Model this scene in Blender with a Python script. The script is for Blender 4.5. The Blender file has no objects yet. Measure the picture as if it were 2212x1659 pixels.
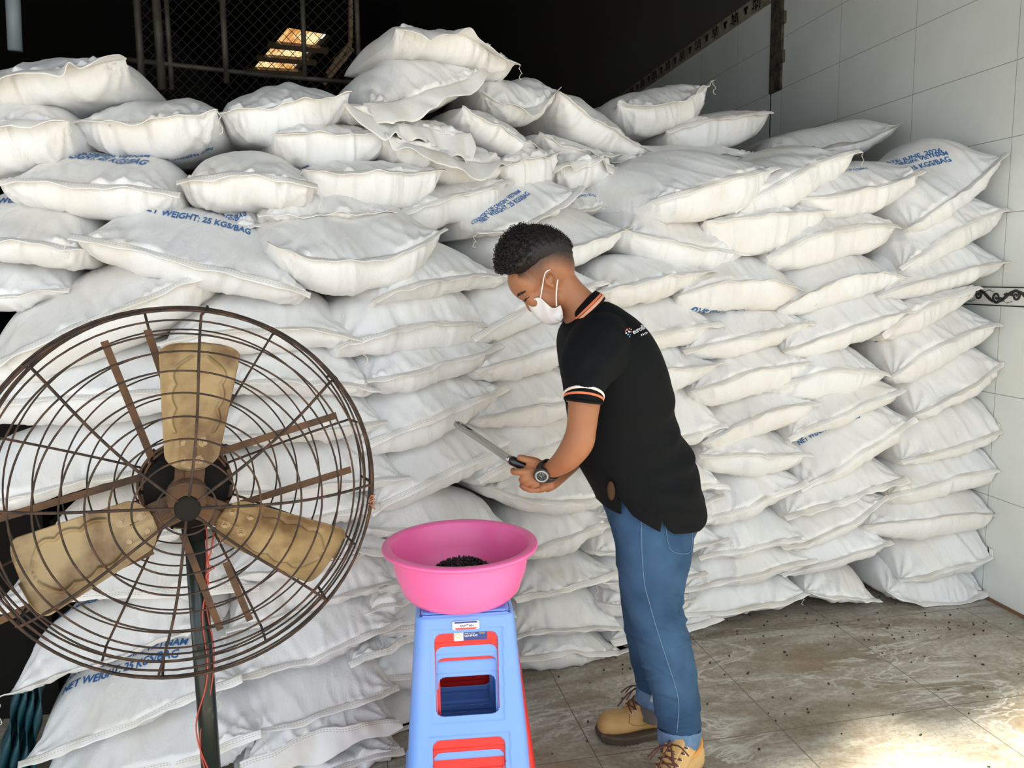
import bpy, bmesh, math, random
import numpy as np
from mathutils import Vector, Matrix
from mathutils.bvhtree import BVHTree

# ------------------------------------------------------------------ camera
W_, H_ = 2212, 1659
FPX = 1750.0
PITCH, YAW, ROLL, HC = math.radians(-7.75), math.radians(-9.8), .015, 1.5
fw = np.array([math.sin(-YAW)*math.cos(PITCH), math.cos(YAW)*math.cos(PITCH), math.sin(PITCH)])
rt = np.cross(fw, [0, 0, 1]); rt /= np.linalg.norm(rt)
up = np.cross(rt, fw)
_c, _s = math.cos(ROLL), math.sin(ROLL)
rt, up = _c*rt - _s*up, _s*rt + _c*up
CAMP = np.array([0, 0, HC])
S = bpy.context.scene
COL = S.collection
cd = bpy.data.cameras.new('camera'); cd.sensor_width = 36; cd.lens = FPX*36/W_
cam = bpy.data.objects.new('camera', cd); COL.objects.link(cam)
m4 = Matrix(((rt[0], up[0], -fw[0], 0), (rt[1], up[1], -fw[1], 0), (rt[2], up[2], -fw[2], HC), (0, 0, 0, 1)))
cam.matrix_world = m4
cd.clip_start = .05; cd.clip_end = 200
S.camera = cam

# ------------------------------------------------------------------ light and exposure
S.view_settings.view_transform = 'Standard'
S.view_settings.look = 'None'
S.view_settings.gamma = 1
S.view_settings.use_curve_mapping = False
S.view_settings.exposure = 1.05
wd = bpy.data.worlds.new('sky'); S.world = wd; wd.use_nodes = True
bg = wd.node_tree.nodes['Background']
bg.inputs[0].default_value = (.84, .92, 1.0, 1); bg.inputs[1].default_value = 1.2
sl = bpy.data.lights.new('sun', 'SUN'); sl.energy = 7.5; sl.angle = .045; sl.color = (1, .93, .78)
so = bpy.data.objects.new('sun', sl); COL.objects.link(so)
SUND = Vector((.24, .60, -.76)).normalized()
so.rotation_euler = SUND.to_track_quat('-Z', 'Y').to_euler()
so.location = (0, -6, 8)

# ------------------------------------------------------------------ projection helpers (pixel -> place)
def ray(x, y):
    return (x-W_/2)/FPX*rt - (y-H_/2)/FPX*up + fw
def at(x, y, Y):
    d = ray(x, y); return CAMP + d*(Y/d[1])
def atX(x, y, X):
    d = ray(x, y); return CAMP + d*(X/d[0])
def atZ(x, y, z=0):
    d = ray(x, y); return CAMP + d*((z-HC)/d[2])
def onpl(x, y, o, n):
    d = ray(x, y); return CAMP + d*(np.dot(np.array(o)-CAMP, n)/np.dot(d, n))
def proj(P):
    q = np.asarray(P)-CAMP; z = q@fw
    return W_/2+FPX*(q@rt)/z, H_/2-FPX*(q@up)/z, z
FX = [-3, -.3, .15, .56, .96, 1.3, 1.9, 2.8]
FY = [2.46, 2.42, 2.56, 2.84, 2.96, 3.06, 3.12, 3.12]
def front(x): return float(np.interp(x, FX, FY))
def atF(x, y, dy=0):
    Y = 3.0
    for _ in range(30):
        p = at(x, y, Y); Y = .5*Y+.5*(front(p[0])+dy)
    return at(x, y, Y)

# ------------------------------------------------------------------ materials
def mat(name, col, rough=.6, metal=0, spec=.5, bump=None, noise=None, emit=None, sheen=0, coat=0, trans=0):
    m = bpy.data.materials.new(name); m.use_nodes = True
    nt = m.node_tree; b = nt.nodes['Principled BSDF']
    b.inputs['Base Color'].default_value = (*col, 1); b.inputs['Roughness'].default_value = rough
    b.inputs['Metallic'].default_value = metal; b.inputs['Specular IOR Level'].default_value = spec
    if sheen: b.inputs['Sheen Weight'].default_value = sheen
    if coat: b.inputs['Coat Weight'].default_value = coat
    tc = nt.nodes.new('ShaderNodeTexCoord')
    if noise:   # (scale, colour2, lo, hi)
        n = nt.nodes.new('ShaderNodeTexNoise'); n.inputs['Scale'].default_value = noise[0]; n.inputs['Detail'].default_value = 6
        nt.links.new(tc.outputs['Object'], n.inputs['Vector'])
        r = nt.nodes.new('ShaderNodeMapRange'); r.inputs[1].default_value = noise[2]; r.inputs[2].default_value = noise[3]
        nt.links.new(n.outputs[0], r.inputs[0])
        mx = nt.nodes.new('ShaderNodeMix'); mx.data_type = 'RGBA'
        mx.inputs[6].default_value = (*col, 1); mx.inputs[7].default_value = (*noise[1], 1)
        nt.links.new(r.outputs[0], mx.inputs[0]); nt.links.new(mx.outputs[2], b.inputs['Base Color'])
    if bump:    # (scale, strength, distance)
        n = nt.nodes.new('ShaderNodeTexNoise'); n.inputs['Scale'].default_value = bump[0]; n.inputs['Detail'].default_value = 5
        nt.links.new(tc.outputs['Object'], n.inputs['Vector'])
        bp = nt.nodes.new('ShaderNodeBump'); bp.inputs['Strength'].default_value = bump[1]; bp.inputs['Distance'].default_value = bump[2]
        nt.links.new(n.outputs[0], bp.inputs['Height']); nt.links.new(bp.outputs[0], b.inputs['Normal'])
    if emit:
        b.inputs['Emission Color'].default_value = (*emit[0], 1); b.inputs['Emission Strength'].default_value = emit[1]
    return m

def N(nt, t, **kw):
    n = nt.nodes.new(t)
    for k, v in kw.items():
        if k.startswith('i_'):
            k = k[2:]; n.inputs[int(k) if k.isdigit() else k].default_value = v
        else: setattr(n, k, v)
    return n

def sack_material():
    m = bpy.data.materials.new('woven_white_plastic'); m.use_nodes = True
    nt = m.node_tree; b = nt.nodes['Principled BSDF']; L = nt.links.new
    b.inputs['Roughness'].default_value = .5; b.inputs['Specular IOR Level'].default_value = .35
    tc = N(nt, 'ShaderNodeTexCoord'); oi = N(nt, 'ShaderNodeObjectInfo')
    # dirt: soft warm stains
    n1 = N(nt, 'ShaderNodeTexNoise', i_Scale=3.2, i_Detail=5.0, i_Roughness=.6)
    rm = N(nt, 'ShaderNodeMath', operation='MULTIPLY'); rm.inputs[1].default_value = 37.0; L(oi.outputs['Random'], rm.inputs[0])
    va = N(nt, 'ShaderNodeVectorMath', operation='ADD'); L(tc.outputs['Object'], va.inputs[0]); L(rm.outputs[0], va.inputs[1])
    L(va.outputs[0], n1.inputs['Vector'])
    r1 = N(nt, 'ShaderNodeMapRange'); r1.inputs[1].default_value = .5; r1.inputs[2].default_value = .8
    L(n1.outputs[0], r1.inputs[0])
    mx = N(nt, 'ShaderNodeMix', data_type='RGBA'); mx.inputs[6].default_value = (.80, .805, .81, 1); mx.inputs[7].default_value = (.70, .64, .56, 1)
    L(r1.outputs[0], mx.inputs[0])
    # tint per sack
    r2 = N(nt, 'ShaderNodeMapRange'); r2.inputs[3].default_value = 0; r2.inputs[4].default_value = .35
    L(oi.outputs['Random'], r2.inputs[0])
    m2 = N(nt, 'ShaderNodeMix', data_type='RGBA'); m2.inputs[7].default_value = (.78, .745, .69, 1)
    L(r2.outputs[0], m2.inputs[0]); L(mx.outputs[2], m2.inputs[6]); L(m2.outputs[2], b.inputs['Base Color'])
    # bump: crinkles, weave
    n2 = N(nt, 'ShaderNodeTexNoise', i_Scale=20.0, i_Detail=5.0, i_Roughness=.6, i_Distortion=1.2)
    mp = N(nt, 'ShaderNodeMapping'); mp.inputs['Scale'].default_value = (1.0, .45, .45)
    L(va.outputs[0], mp.inputs[0]); L(mp.outputs[0], n2.inputs['Vector'])
    w1 = N(nt, 'ShaderNodeTexWave', wave_type='BANDS', bands_direction='X', i_Scale=75.0, i_Distortion=.4)
    w2 = N(nt, 'ShaderNodeTexWave', wave_type='BANDS', bands_direction='Y', i_Scale=75.0, i_Distortion=.4)
    rotm = N(nt, 'ShaderNodeMapping'); rotm.inputs['Rotation'].default_value = (0, 0, .6)
    L(tc.outputs['UV'], rotm.inputs[0]); L(rotm.outputs[0], w1.inputs[0]); L(rotm.outputs[0], w2.inputs[0])
    ma = N(nt, 'ShaderNodeMath', operation='MULTIPLY'); L(w1.outputs[1], ma.inputs[0]); L(w2.outputs[1], ma.inputs[1])
    b1 = N(nt, 'ShaderNodeBump', i_Strength=.75, i_Distance=.007); L(n2.outputs[0], b1.inputs['Height'])
    b2 = N(nt, 'ShaderNodeBump', i_Strength=.28, i_Distance=.0008); L(ma.outputs[0], b2.inputs['Height']); L(b1.outputs[0], b2.inputs['Normal'])
    L(b2.outputs[0], b.inputs['Normal'])
    return m

def hem_material():
    m = bpy.data.materials.new('stitched_sack_hem'); m.use_nodes = True
    nt = m.node_tree; b = nt.nodes['Principled BSDF']; L = nt.links.new
    b.inputs['Roughness'].default_value = .55; b.inputs['Specular IOR Level'].default_value = .3
    tc = N(nt, 'ShaderNodeTexCoord'); sp = N(nt, 'ShaderNodeSeparateXYZ'); L(tc.outputs['UV'], sp.inputs[0])
    prev = None
    for v0 in (.007, .0125):
        a = N(nt, 'ShaderNodeMath', operation='SUBTRACT'); a.inputs[1].default_value = v0; L(sp.outputs[1], a.inputs[0])
        c = N(nt, 'ShaderNodeMath', operation='ABSOLUTE'); L(a.outputs[0], c.inputs[0])
        d = N(nt, 'ShaderNodeMath', operation='LESS_THAN'); d.inputs[1].default_value = .0007; L(c.outputs[0], d.inputs[0])
        if prev is None: prev = d
        else:
            e = N(nt, 'ShaderNodeMath', operation='MAXIMUM'); L(prev.outputs[0], e.inputs[0]); L(d.outputs[0], e.inputs[1]); prev = e
    sn = N(nt, 'ShaderNodeMath', operation='MULTIPLY'); sn.inputs[1].default_value = 700; L(sp.outputs[0], sn.inputs[0])
    s2 = N(nt, 'ShaderNodeMath', operation='SINE'); L(sn.outputs[0], s2.inputs[0])
    s3 = N(nt, 'ShaderNodeMath', operation='GREATER_THAN'); s3.inputs[1].default_value = -.5; L(s2.outputs[0], s3.inputs[0])
    s4 = N(nt, 'ShaderNodeMath', operation='MULTIPLY'); L(prev.outputs[0], s4.inputs[0]); L(s3.outputs[0], s4.inputs[1])
    n1 = N(nt, 'ShaderNodeTexNoise', i_Scale=8.0, i_Detail=5.0); L(tc.outputs['Object'], n1.inputs['Vector'])
    r1 = N(nt, 'ShaderNodeMapRange'); r1.inputs[1].default_value = .45; r1.inputs[2].default_value = .8; L(n1.outputs[0], r1.inputs[0])
    mx = N(nt, 'ShaderNodeMix', data_type='RGBA'); mx.inputs[6].default_value = (.84, .825, .80, 1); mx.inputs[7].default_value = (.70, .63, .53, 1)
    L(r1.outputs[0], mx.inputs[0])
    m2 = N(nt, 'ShaderNodeMix', data_type='RGBA'); m2.inputs[7].default_value = (.40, .36, .31, 1)
    L(s4.outputs[0], m2.inputs[0]); L(mx.outputs[2], m2.inputs[6]); L(m2.outputs[2], b.inputs['Base Color'])
    n2 = N(nt, 'ShaderNodeTexNoise', i_Scale=60.0, i_Detail=3.0); L(tc.outputs['Object'], n2.inputs['Vector'])
    b1 = N(nt, 'ShaderNodeBump', i_Strength=.35, i_Distance=.003); L(n2.outputs[0], b1.inputs['Height']); L(b1.outputs[0], b.inputs['Normal'])
    return m
M_SACK = sack_material(); M_HEM = hem_material()
M_INK = mat('blue_ink', (.02, .13, .38), .6)
M_THREAD = mat('thread', (.75, .70, .62), .8)

# ------------------------------------------------------------------ object helpers
def link(name, me, m=None, parent=None, smooth=True):
    me.name = name
    o = bpy.data.objects.new(name, me); COL.objects.link(o)
    if m is not None:
        for mm in (m if isinstance(m, (list, tuple)) else [m]): me.materials.append(mm)
    if smooth and len(me.polygons): me.polygons.foreach_set('use_smooth', [True]*len(me.polygons))
    if parent is not None: o.parent = parent; o.matrix_parent_inverse = parent.matrix_world.inverted() if parent.type != 'X' else Matrix()
    return o
def mesh(vs, fs, mi=None):
    me = bpy.data.meshes.new('m')
    me.from_pydata([tuple(map(float, v)) for v in vs], [], [tuple(int(i) for i in f) for f in fs]); 
    if mi is not None:
        me.polygons.foreach_set('material_index', mi)
    me.update()
    return me
def tag(o, label, cat, group=None, kind=None):
    if label: o['label'] = label
    if cat: o['category'] = cat
    if group: o['group'] = group
    if kind: o['kind'] = kind
    return o
def empty(name, loc, label, cat, group=None):
    o = bpy.data.objects.new(name, None); COL.objects.link(o); o.location = loc; o.empty_display_size = .1
    o.matrix_world = Matrix.Translation(loc)
    return tag(o, label, cat, group)
def recentre(o, loc):
    """put the origin of a mesh object at loc"""
    o.data.transform(Matrix.Translation(-Vector(loc))); o.location = loc; o.matrix_world = Matrix.Translation(loc)

class MB:
    def __init__(s): s.v = []; s.f = []; s.m = []
    def add(s, vs, fs, mi=0):
        o = len(s.v); s.v += [tuple(map(float, v)) for v in vs]; s.f += [tuple(i+o for i in f) for f in fs]; s.m += [mi]*len(fs); return s
    def box(s, c, d, R=None, mi=0):
        c = np.array(c); d = np.array(d)/2
        P = [np.array((x, y, z))*d for x in (-1, 1) for y in (-1, 1) for z in (-1, 1)]
        if R is not None: P = [np.array(R) @ p for p in P]
        return s.add([p+c for p in P], [(0, 1, 3, 2), (4, 6, 7, 5), (0, 4, 5, 1), (2, 3, 7, 6), (0, 2, 6, 4), (1, 5, 7, 3)], mi)
    def tube(s, pts, r, n=8, cap=True, closed=False, mi=0):
        P = [np.array(p, float) for p in pts]; k = len(P); rr = r if hasattr(r, '__len__') else [r]*k
        T = []
        for i in range(k):
            a = P[(i-1) % k] if (closed or i > 0) else P[i]; b = P[(i+1) % k] if (closed or i < k-1) else P[i]
            t = b-a; T.append(t/(np.linalg.norm(t)+1e-12))
        nrm = np.cross(T[0], [0, 0, 1]); 
        if np.linalg.norm(nrm) < .1: nrm = np.cross(T[0], [0, 1, 0])
        nrm /= np.linalg.norm(nrm); vs = []
        for i in range(k):
            nrm = nrm - T[i]*np.dot(nrm, T[i]); nrm /= np.linalg.norm(nrm)+1e-12; b = np.cross(T[i], nrm)
            for j in range(n):
                a = 2*math.pi*j/n; vs.append(P[i]+rr[i]*(math.cos(a)*nrm+math.sin(a)*b))
        fs = []
        for i in range(k if closed else k-1):
            for j in range(n):
                a = i*n+j; b2 = i*n+(j+1) % n; i2 = (i+1) % k
                fs.append((a, b2, i2*n+(j+1) % n, i2*n+j))
        if cap and not closed: fs += [tuple(range(n))[::-1], tuple((k-1)*n+j for j in range(n))]
        return s.add(vs, fs, mi)
    def disc(s, c, n, r, h, k=24, mi=0, r2=None):
        """cylinder from c along n by h"""
        c = np.array(c, float); n = np.array(n, float)/np.linalg.norm(n); r2 = r if r2 is None else r2
        return s.tube([c, c+n*h], [r, r2], k, mi=mi)
    def lathe(s, c, prof, n=48, mi=0, ax=None):
        c = np.array(c, float); k = len(prof); vs = []
        if ax is None: A, B, Cc = np.array([1., 0, 0]), np.array([0, 1., 0]), np.array([0, 0, 1.])
        else: A, B, Cc = ax
        for r, z in prof:
            for j in range(n):
                a = 2*math.pi*j/n; vs.append(c+A*r*math.cos(a)+B*r*math.sin(a)+Cc*z)
        fs = [(i*n+j, i*n+(j+1) % n, (i+1)*n+(j+1) % n, (i+1)*n+j) for i in range(k-1) for j in range(n)]
        return s.add(vs, fs, mi)
    def me(s): return mesh(s.v, s.f, s.m)
    def link(s, name, m, parent=None, smooth=True): return link(name, s.me(), m, parent, smooth)

def grid_faces(nu, nv, off=0):
    return [(off+i*nv+j, off+(i+1)*nv+j, off+(i+1)*nv+j+1, off+i*nv+j+1) for i in range(nu-1) for j in range(nv-1)]
def bevel(o, w, seg=2):
    b = o.modifiers.new('bevel', 'BEVEL'); b.width = w; b.segments = seg; b.limit_method = 'ANGLE'; return o
def solid(o, t, off=0):
    b = o.modifiers.new('solid', 'SOLIDIFY'); b.thickness = t; b.offset = off; return o
_dg = None
def text_mesh(txt, size=1.0, bold=0, width=None):
    c = bpy.data.curves.new('t', 'FONT'); c.body = txt; c.size = size; c.resolution_u = 3; c.offset = bold
    c.align_x = 'LEFT'
    o = bpy.data.objects.new('t', c); COL.objects.link(o)
    dg = bpy.context.evaluated_depsgraph_get(); me = bpy.data.meshes.new_from_object(o.evaluated_get(dg))
    bpy.data.objects.remove(o); bpy.data.curves.remove(c)
    V = np.array([v.co[:2] for v in me.vertices]); F = [tuple(p.vertices) for p in me.polygons]
    return V, F
def grp(name): return name
# ------------------------------------------------------------------ the sacks
NU, NT, NB, NH = 84, 34, 24, 6
SACKS = {}
XWALL = 2.72
def sack(key, L, M, R, top, bel, label, group, dy=0, D=.6, hem=.026, ang=None, yaw=0, wave=.004, prints=(), Rt=.20, Rb=.08, tail=None, fb=.03, mess=1.1, pin=.05, thick=1.0):
    rs = np.random.RandomState(abs(hash_(key)) % 99991)
    PL, PR = atF(*L, dy), atF(*R, dy)
    PL = PL.copy(); PR = PR.copy()
    hv = PR-PL; hn = np.array([hv[0], hv[1], 0]); hn /= np.linalg.norm(hn)
    dv = np.array([-hn[1], hn[0], 0]); pn = dv.copy()
    # M on the vertical plane through L and R
    d = ray(*M); PM = CAMP+d*(np.dot(PL-CAMP, pn)/np.dot(d, pn))
    W2 = np.linalg.norm(hv)/2; u = hv/(2*W2); C = (PL+PR)/2
    nn = np.cross(u, dv); nn /= np.linalg.norm(nn)
    if nn[2] < 0: nn = -nn
    cy, sy = math.cos(math.radians(yaw)), math.sin(math.radians(yaw))
    dv = dv*cy - hn*sy      # yaw > 0 turns the body to the left
    sag = float((PM-C)@nn); sM = float(np.clip((PM-C)@u/W2, -.5, .5))
    sc = float(np.linalg.norm(at(M[0], M[1]+1, PM[1])-at(M[0], M[1], PM[1])))      # metres per pixel
    dep = (HC-PM[2])/PM[1]
    Tt = max(.03, top*sc - .10*dep) if dep > 0 else top*sc*1.03
    Tb = bel*sc*1.02 + (.02*dep if dep > 0 else 0)
    Tb = max(Tb, .012)
    if group != GT and top < 95: Tt *= 1.4
    elif dep < 0: Tt *= 1.08
    cw = group == GA
    t = np.linspace(-1, 1, NU); s = .55*t+.45*np.sin(math.pi/2*t)
    q = np.where(s > sM, (s-sM)/(1-sM), (s-sM)/(1+sM))
    ph = rs.uniform(0, 6, 6)
    wob = (.0028*np.sin(5*s+ph[0])+.0009*np.sin(15*s+ph[1])+.0004*np.sin(37*s+ph[4]))*mess*(1-s**4)
    z0 = sag*(1-np.abs(q)**2.1) + wob
    f0 = -fb*(1-np.abs(s)**2) + .006*np.sin(7*s+ph[2])*mess
    a, b = rs.uniform(2.5, 3.6), rs.uniform(.48, .62)
    A = (1-np.abs(s)**a)**b; A[0] = A[-1] = 0
    Ab = (1-np.abs(s)**rs.uniform(2.1, 2.7))**rs.uniform(.60, .72); Ab[0] = Ab[-1] = 0
    # creases
    K = int(20+rs.randint(10)); xk = rs.uniform(-.93, .93, K)*W2; ak = rs.uniform(.0025, .0075, K)*np.sign(rs.uniform(-.5, 1, K)); wk = rs.uniform(.005, .014, K)
    lk = rs.uniform(.03, .15, K); sk = rs.uniform(-.5, .5, K)
    BK = 4; xb = rs.uniform(-.8, .8, BK)*W2; ab = rs.uniform(-.009, .009, BK); wb = rs.uniform(.03, .07, BK); sb = rs.uniform(-1, 1, BK)
    kf = [(rs.uniform(5, 28), rs.uniform(0, 6.3), rs.uniform(0, 6.3), rs.uniform(.3, 1)) for _ in range(10)]
    def wr(X, Dd, side):
        o = np.zeros_like(X)
        for k in range(K):
            if side and k % 3 == 0: continue
            o += ak[k]*np.exp(-((X-xk[k]-sk[k]*Dd-.01*np.sin(Dd*30+k))/wk[k])**2)*np.exp(-Dd/lk[k])
        for k in range(BK):
            o += ab[k]*np.exp(-((X-xb[k]-sb[k]*Dd)/wb[k])**2)
        for sgn in (-1, 1):      # folds fanning out of the two front corners
            cx = sgn*W2*.97; rr = np.hypot(X-cx, Dd)+1e-6; th = np.arctan2(Dd, -sgn*(X-cx))
            o += .0060*np.sin(th*13+ph[3]*sgn)*np.exp(-rr/.10)*np.clip(rr/.03, 0, 1)
        for fq, p1, dr, am in kf:
            o += .0016*am*np.sin(fq*(X*math.cos(dr)+Dd*math.sin(dr))+p1)*min(1.5, 10/fq+.3)
        return o*mess
    def sheet(nv, side):
        w = np.linspace(0, 1, nv); dd = D*w**1.9
        X = np.zeros((NU, nv)); Dd = np.tile(dd, (NU, 1)); Qd = np.clip(Dd/.09, 0, 1)**.7
        E = np.sqrt(np.clip(1-(Dd/D)**7, 0, 1))
        X = W2*s[:, None]*(1-pin*Qd)
        zz = z0[:, None]*(1-.55*Dd/D) - .025*Qd*np.abs(s[:, None])**4 - .01*Dd/D
        ff = f0[:, None]*np.exp(-Dd/.2)
        AA = A[:, None]
        if side == 0:
            B = 1-(1-np.clip(Dd/Rt, 0, 1))**2.05
            # ears keep thin near the corners, fill out behind
            A2 = AA**(1.0-.35*Qd)
            zz = zz + Tt*A2*B*E*thick
        else:
            B = 1-(1-np.clip(Dd/Rb, 0, 1))**2.8
            A2 = Ab[:, None]**(1.0-.22*Qd)
            zz = zz - Tb*A2*B*E
            ff = ff - .014*AA*(Dd/.03)*np.exp(1-Dd/.03)
        P = C + X[..., None]*u + (Dd+ff)[..., None]*dv + zz[..., None]*nn
        gu = np.gradient(P, axis=0); gv = np.gradient(P, axis=1)
        nm = np.cross(gu, gv); nm /= np.linalg.norm(nm, axis=2, keepdims=True)+1e-9
        if side: nm = -nm
        amp = wr(X, Dd, side)*np.clip(AA*1.6, 0, 1)*np.clip(Dd/.006, 0, 1)
        return P + nm*amp[..., None], X, Dd, nm
    T, XT, DT, NTm = sheet(NT, 0); B, XB, DB, NBm = sheet(NB, 1)
    for G in (T, B):      # squashed flat where it meets the wall and the floor
        G[..., 0] = np.minimum(G[..., 0], XWALL-.006-.02*np.clip((G[..., 1]-C[1])/.3, 0, 1))
        G[..., 2] = np.maximum(G[..., 2], .003)
    vs = np.concatenate([T.reshape(-1, 3), B.reshape(-1, 3)])
    fs = grid_faces(NU, NT)+[f[::-1] for f in grid_faces(NU, NB, NU*NT)]
    me = mesh(vs, fs)
    uvl = me.uv_layers.new(name='uv'); li = np.zeros(len(me.loops), int); me.loops.foreach_get('vertex_index', li)
    UV = np.concatenate([np.stack([XT, DT], -1).reshape(-1, 2), np.stack([XB, -DB], -1).reshape(-1, 2)])
    uvl.data.foreach_set('uv', UV[li].ravel())
    # weld the two sheets along the seam and the sides
    bm = bmesh.new(); bm.from_mesh(me); bmesh.ops.remove_doubles(bm, verts=bm.verts, dist=.0002)
    bm.to_mesh(me); bm.free()
    o = link('sack', me, M_SACK); recentre(o, C); tag(o, label, 'sack', group)
    # hem: the stitched strip along the mouth
    if ang is None: ang = rs.uniform(-48, -4)
    he = hem*(1+.12*np.sin(5*s+ph[5]))
    nh = NH if np.max(he) < .05 else 16
    v = np.linspace(0, 1, nh); ca, sa = math.cos(math.radians(ang)), math.sin(math.radians(ang))
    s2 = s*1.012; X = W2*s2
    base = C + X[:, None]*u + (f0)[:, None]*dv + z0[:, None]*nn
    hd = -dv*ca + nn*sa; hp = nn*ca + dv*sa
    vv = v[None, :, None]
    if np.max(he) < .05: wv = wave*(np.sin(X*rs.uniform(28, 45)+ph[0])+.6*np.sin(X*rs.uniform(60, 90)+ph[1]))[:, None]*v[None, :]
    else:
        wv = np.zeros((NU, nh))
        for _k in range(9):
            x_, w_, a_k, s_k = rs.uniform(-1, 1)*W2, rs.uniform(.015, .055), rs.uniform(-1.6, 1.6), rs.uniform(-.6, .6)
            wv += wave*a_k*np.exp(-((X[:, None]-x_-s_k*he[:, None]*v[None, :])/w_)**2)*(v[None, :]**.8)
        he = he*(1+.25*np.sin(3.1*s+ph[2])+.12*np.sin(8.3*s+ph[3]))
        he = he*(.55+.45*np.clip((1-np.abs(s))/.2, 0, 1))
    fall = -.35*(he[:, None]*v[None, :])**2/max(np.max(he), .02) if np.max(he) > .05 else 0*wv
    HP = base[:, None, :] + hd*(he[:, None]*v[None, :])[..., None] + hp*wv[..., None] + np.array([0, 0, 1])*(fall[..., None] if np.ndim(fall) else 0) + dv*.002
    HP[..., 0] = np.minimum(HP[..., 0], XWALL-.004); HP[..., 2] = np.maximum(HP[..., 2], .004)
    hm = mesh(HP.reshape(-1, 3), grid_faces(NU, nh))
    ul = hm.uv_layers.new(name='uv'); li = np.zeros(len(hm.loops), int); hm.loops.foreach_get('vertex_index', li)
    UH = np.stack([np.broadcast_to(X[:, None], (NU, nh)), (he[:, None]*(v[None, :]))], -1).reshape(-1, 2)
    ul.data.foreach_set('uv', UH[li].ravel())
    ho = link('hem', hm, M_HEM, o); solid(ho, .0022)
    # loose thread at one corner
    if tail is None: tail = rs.choice([0, 0, -1, 1])
    if tail:
        p = HP[0 if tail < 0 else -1, nh//2]; pts = [p]; ln = rs.uniform(.04, .09)
        for k in range(1, 12):
            pts.append(p + np.array([.006*math.sin(k*1.1+ph[0])+tail*.002*min(k, 4)-(.02 if p[0] > XWALL-.03 else 0), -.004, -ln*k/11+.004*math.cos(k*1.7)]))
        MB().tube(pts, .0011, 5).link('thread_tail', M_THREAD, o)
    # printing
    for (txt, a0, b0, side, *hs) in prints:
        hs = hs[0] if hs else 1.15
        G, XX, DD, NM = (T, XT, DT, NTm) if side == 't' else (B, XB, DB, NBm)
        q2 = (G.reshape(-1, 3)-CAMP); zq = q2@fw; px = W_/2+FPX*(q2@rt)/zq; py = H_/2-FPX*(q2@up)/zq
        def loc(p):
            # screen pixel -> sheet coordinates by inverse-distance over the closest grid points
            dd = (px-p[0])**2+(py-p[1])**2 + 1e4*((NM.reshape(-1, 3)*q2).sum(1) > .15*zq); i = np.argsort(dd)[:4]; w = 1/(dd[i]+.5); w /= w.sum()
            return np.array([(XX.ravel()[i]*w).sum(), (DD.ravel()[i]*w).sum()])
        qa, qb = loc(a0), loc(b0); e = qb-qa; ln = np.linalg.norm(e); e /= ln
        f = np.array([-e[1], e[0]]) if side == 't' else np.array([e[1], -e[0]])
        V, F = text_mesh(txt, bold=.022); wd_ = V[:, 0].max()-V[:, 0].min(); k = ln/wd_
        V = (V-[V[:, 0].min(), 0])*k*[1, hs]
        Q = qa + V[:, :1]*e + V[:, 1:]*f
        # bilinear lookup
        dd1 = DD[0]; jd = np.clip(np.interp(Q[:, 1], dd1, np.arange(len(dd1))), 0, len(dd1)-1.001); j0 = jd.astype(int); fj = jd-j0
        pos = np.zeros((len(Q), 3))
        for i in range(len(Q)):
            xx = XX[:, j0[i]]; ii = min(max(np.interp(Q[i, 0], xx, np.arange(NU)), 0), NU-1.001); i0 = int(ii); fi = ii-i0; j = j0[i]
            g = lambda Z: (Z[i0, j]*(1-fi)*(1-fj[i])+Z[i0+1, j]*fi*(1-fj[i])+Z[i0, j+1]*(1-fi)*fj[i]+Z[i0+1, j+1]*fi*fj[i])
            pos[i] = g(G)+g(NM)*.0022
        keep = [ff for ff in F if all(abs(Q[i, 0]) < W2*.97 and 0 < Q[i, 1] < D*.97 for i in ff)]
        link('printed_text', mesh(pos, keep), M_INK, o)
    SACKS[key] = o
    return o
def hash_(k):
    h = 7
    for ch in k: h = (h*131+ord(ch)) % 1000003
    return h
NW = 'NET WEIGHT: 25 KGS/BAG'; CO = 'COUNTRY OF ORIGIN: VIETNAM'; ED = 'EXPIRY DATE: JUNE, 2026'
GA, GB, GC, GD, GN, GM, GP, GQ, GT = ('sacks in the stack against the tiled wall', 'sacks in the second stack from the tiled wall', 'sacks in the third stack from the tiled wall',
 'sacks in the stack behind the man', 'sacks in the stack just left of the man', 'sacks in the stack above the pink basin', 'sacks between the fan pole and the stools',
 'sacks behind the fan', 'sacks heaped on top of the pile')
wa = ' sack against the tiled wall, '
wb_ = ' sack, second stack from tiled wall, '
wc = ' sack, third stack from tiled wall, '
nth = ['bottom', 'second up', 'third up', 'fourth up', 'fifth up', 'sixth up', 'seventh up', 'eighth up', 'ninth up', 'tenth up', 'eleventh up', 'twelfth up']
R = []
def a_(*x, **k): R.append((x, k))
# stack A, against the wall, from the floor
a_('A1', (1915,1275), (2030,1297), (2138,1272), 78, 14, 'plump white'+wa+'bottom one on the floor', GA, mess=1.4)
a_('A2', (1938,1250), (2063,1216), (2200,1175), 72, 30, 'white'+wa+'second up, its right ear reaching the wall', GA)
a_('A3', (1866,1135), (2027,1110), (2184,1104), 55, 50, 'clean white'+wa+'third up, with a straight hem', GA)
a_('A4', (1913,1073), (2063,1023), (2209,1003), 55, 44, 'white'+wa+'fourth up, its left hem end square', GA)
a_('A5', (1945,994), (2074,952), (2204,907), 72, 33, 'white'+wa+'fifth up, its right corner raised', GA)
a_('A6', (1974,895), (2070,838), (2168,781), 70, 38, 'white'+wa+'sixth up, below the wall border', GA, prints=[(NW, (1933,824), (2060,768), 't')])
a_('A7', (1922,812), (2027,737), (2155,696), 58, 56, 'white'+wa+'seventh up, printed letters at its left', GA, prints=[(CO, (1893,741), (2020,688), 't')])
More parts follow.
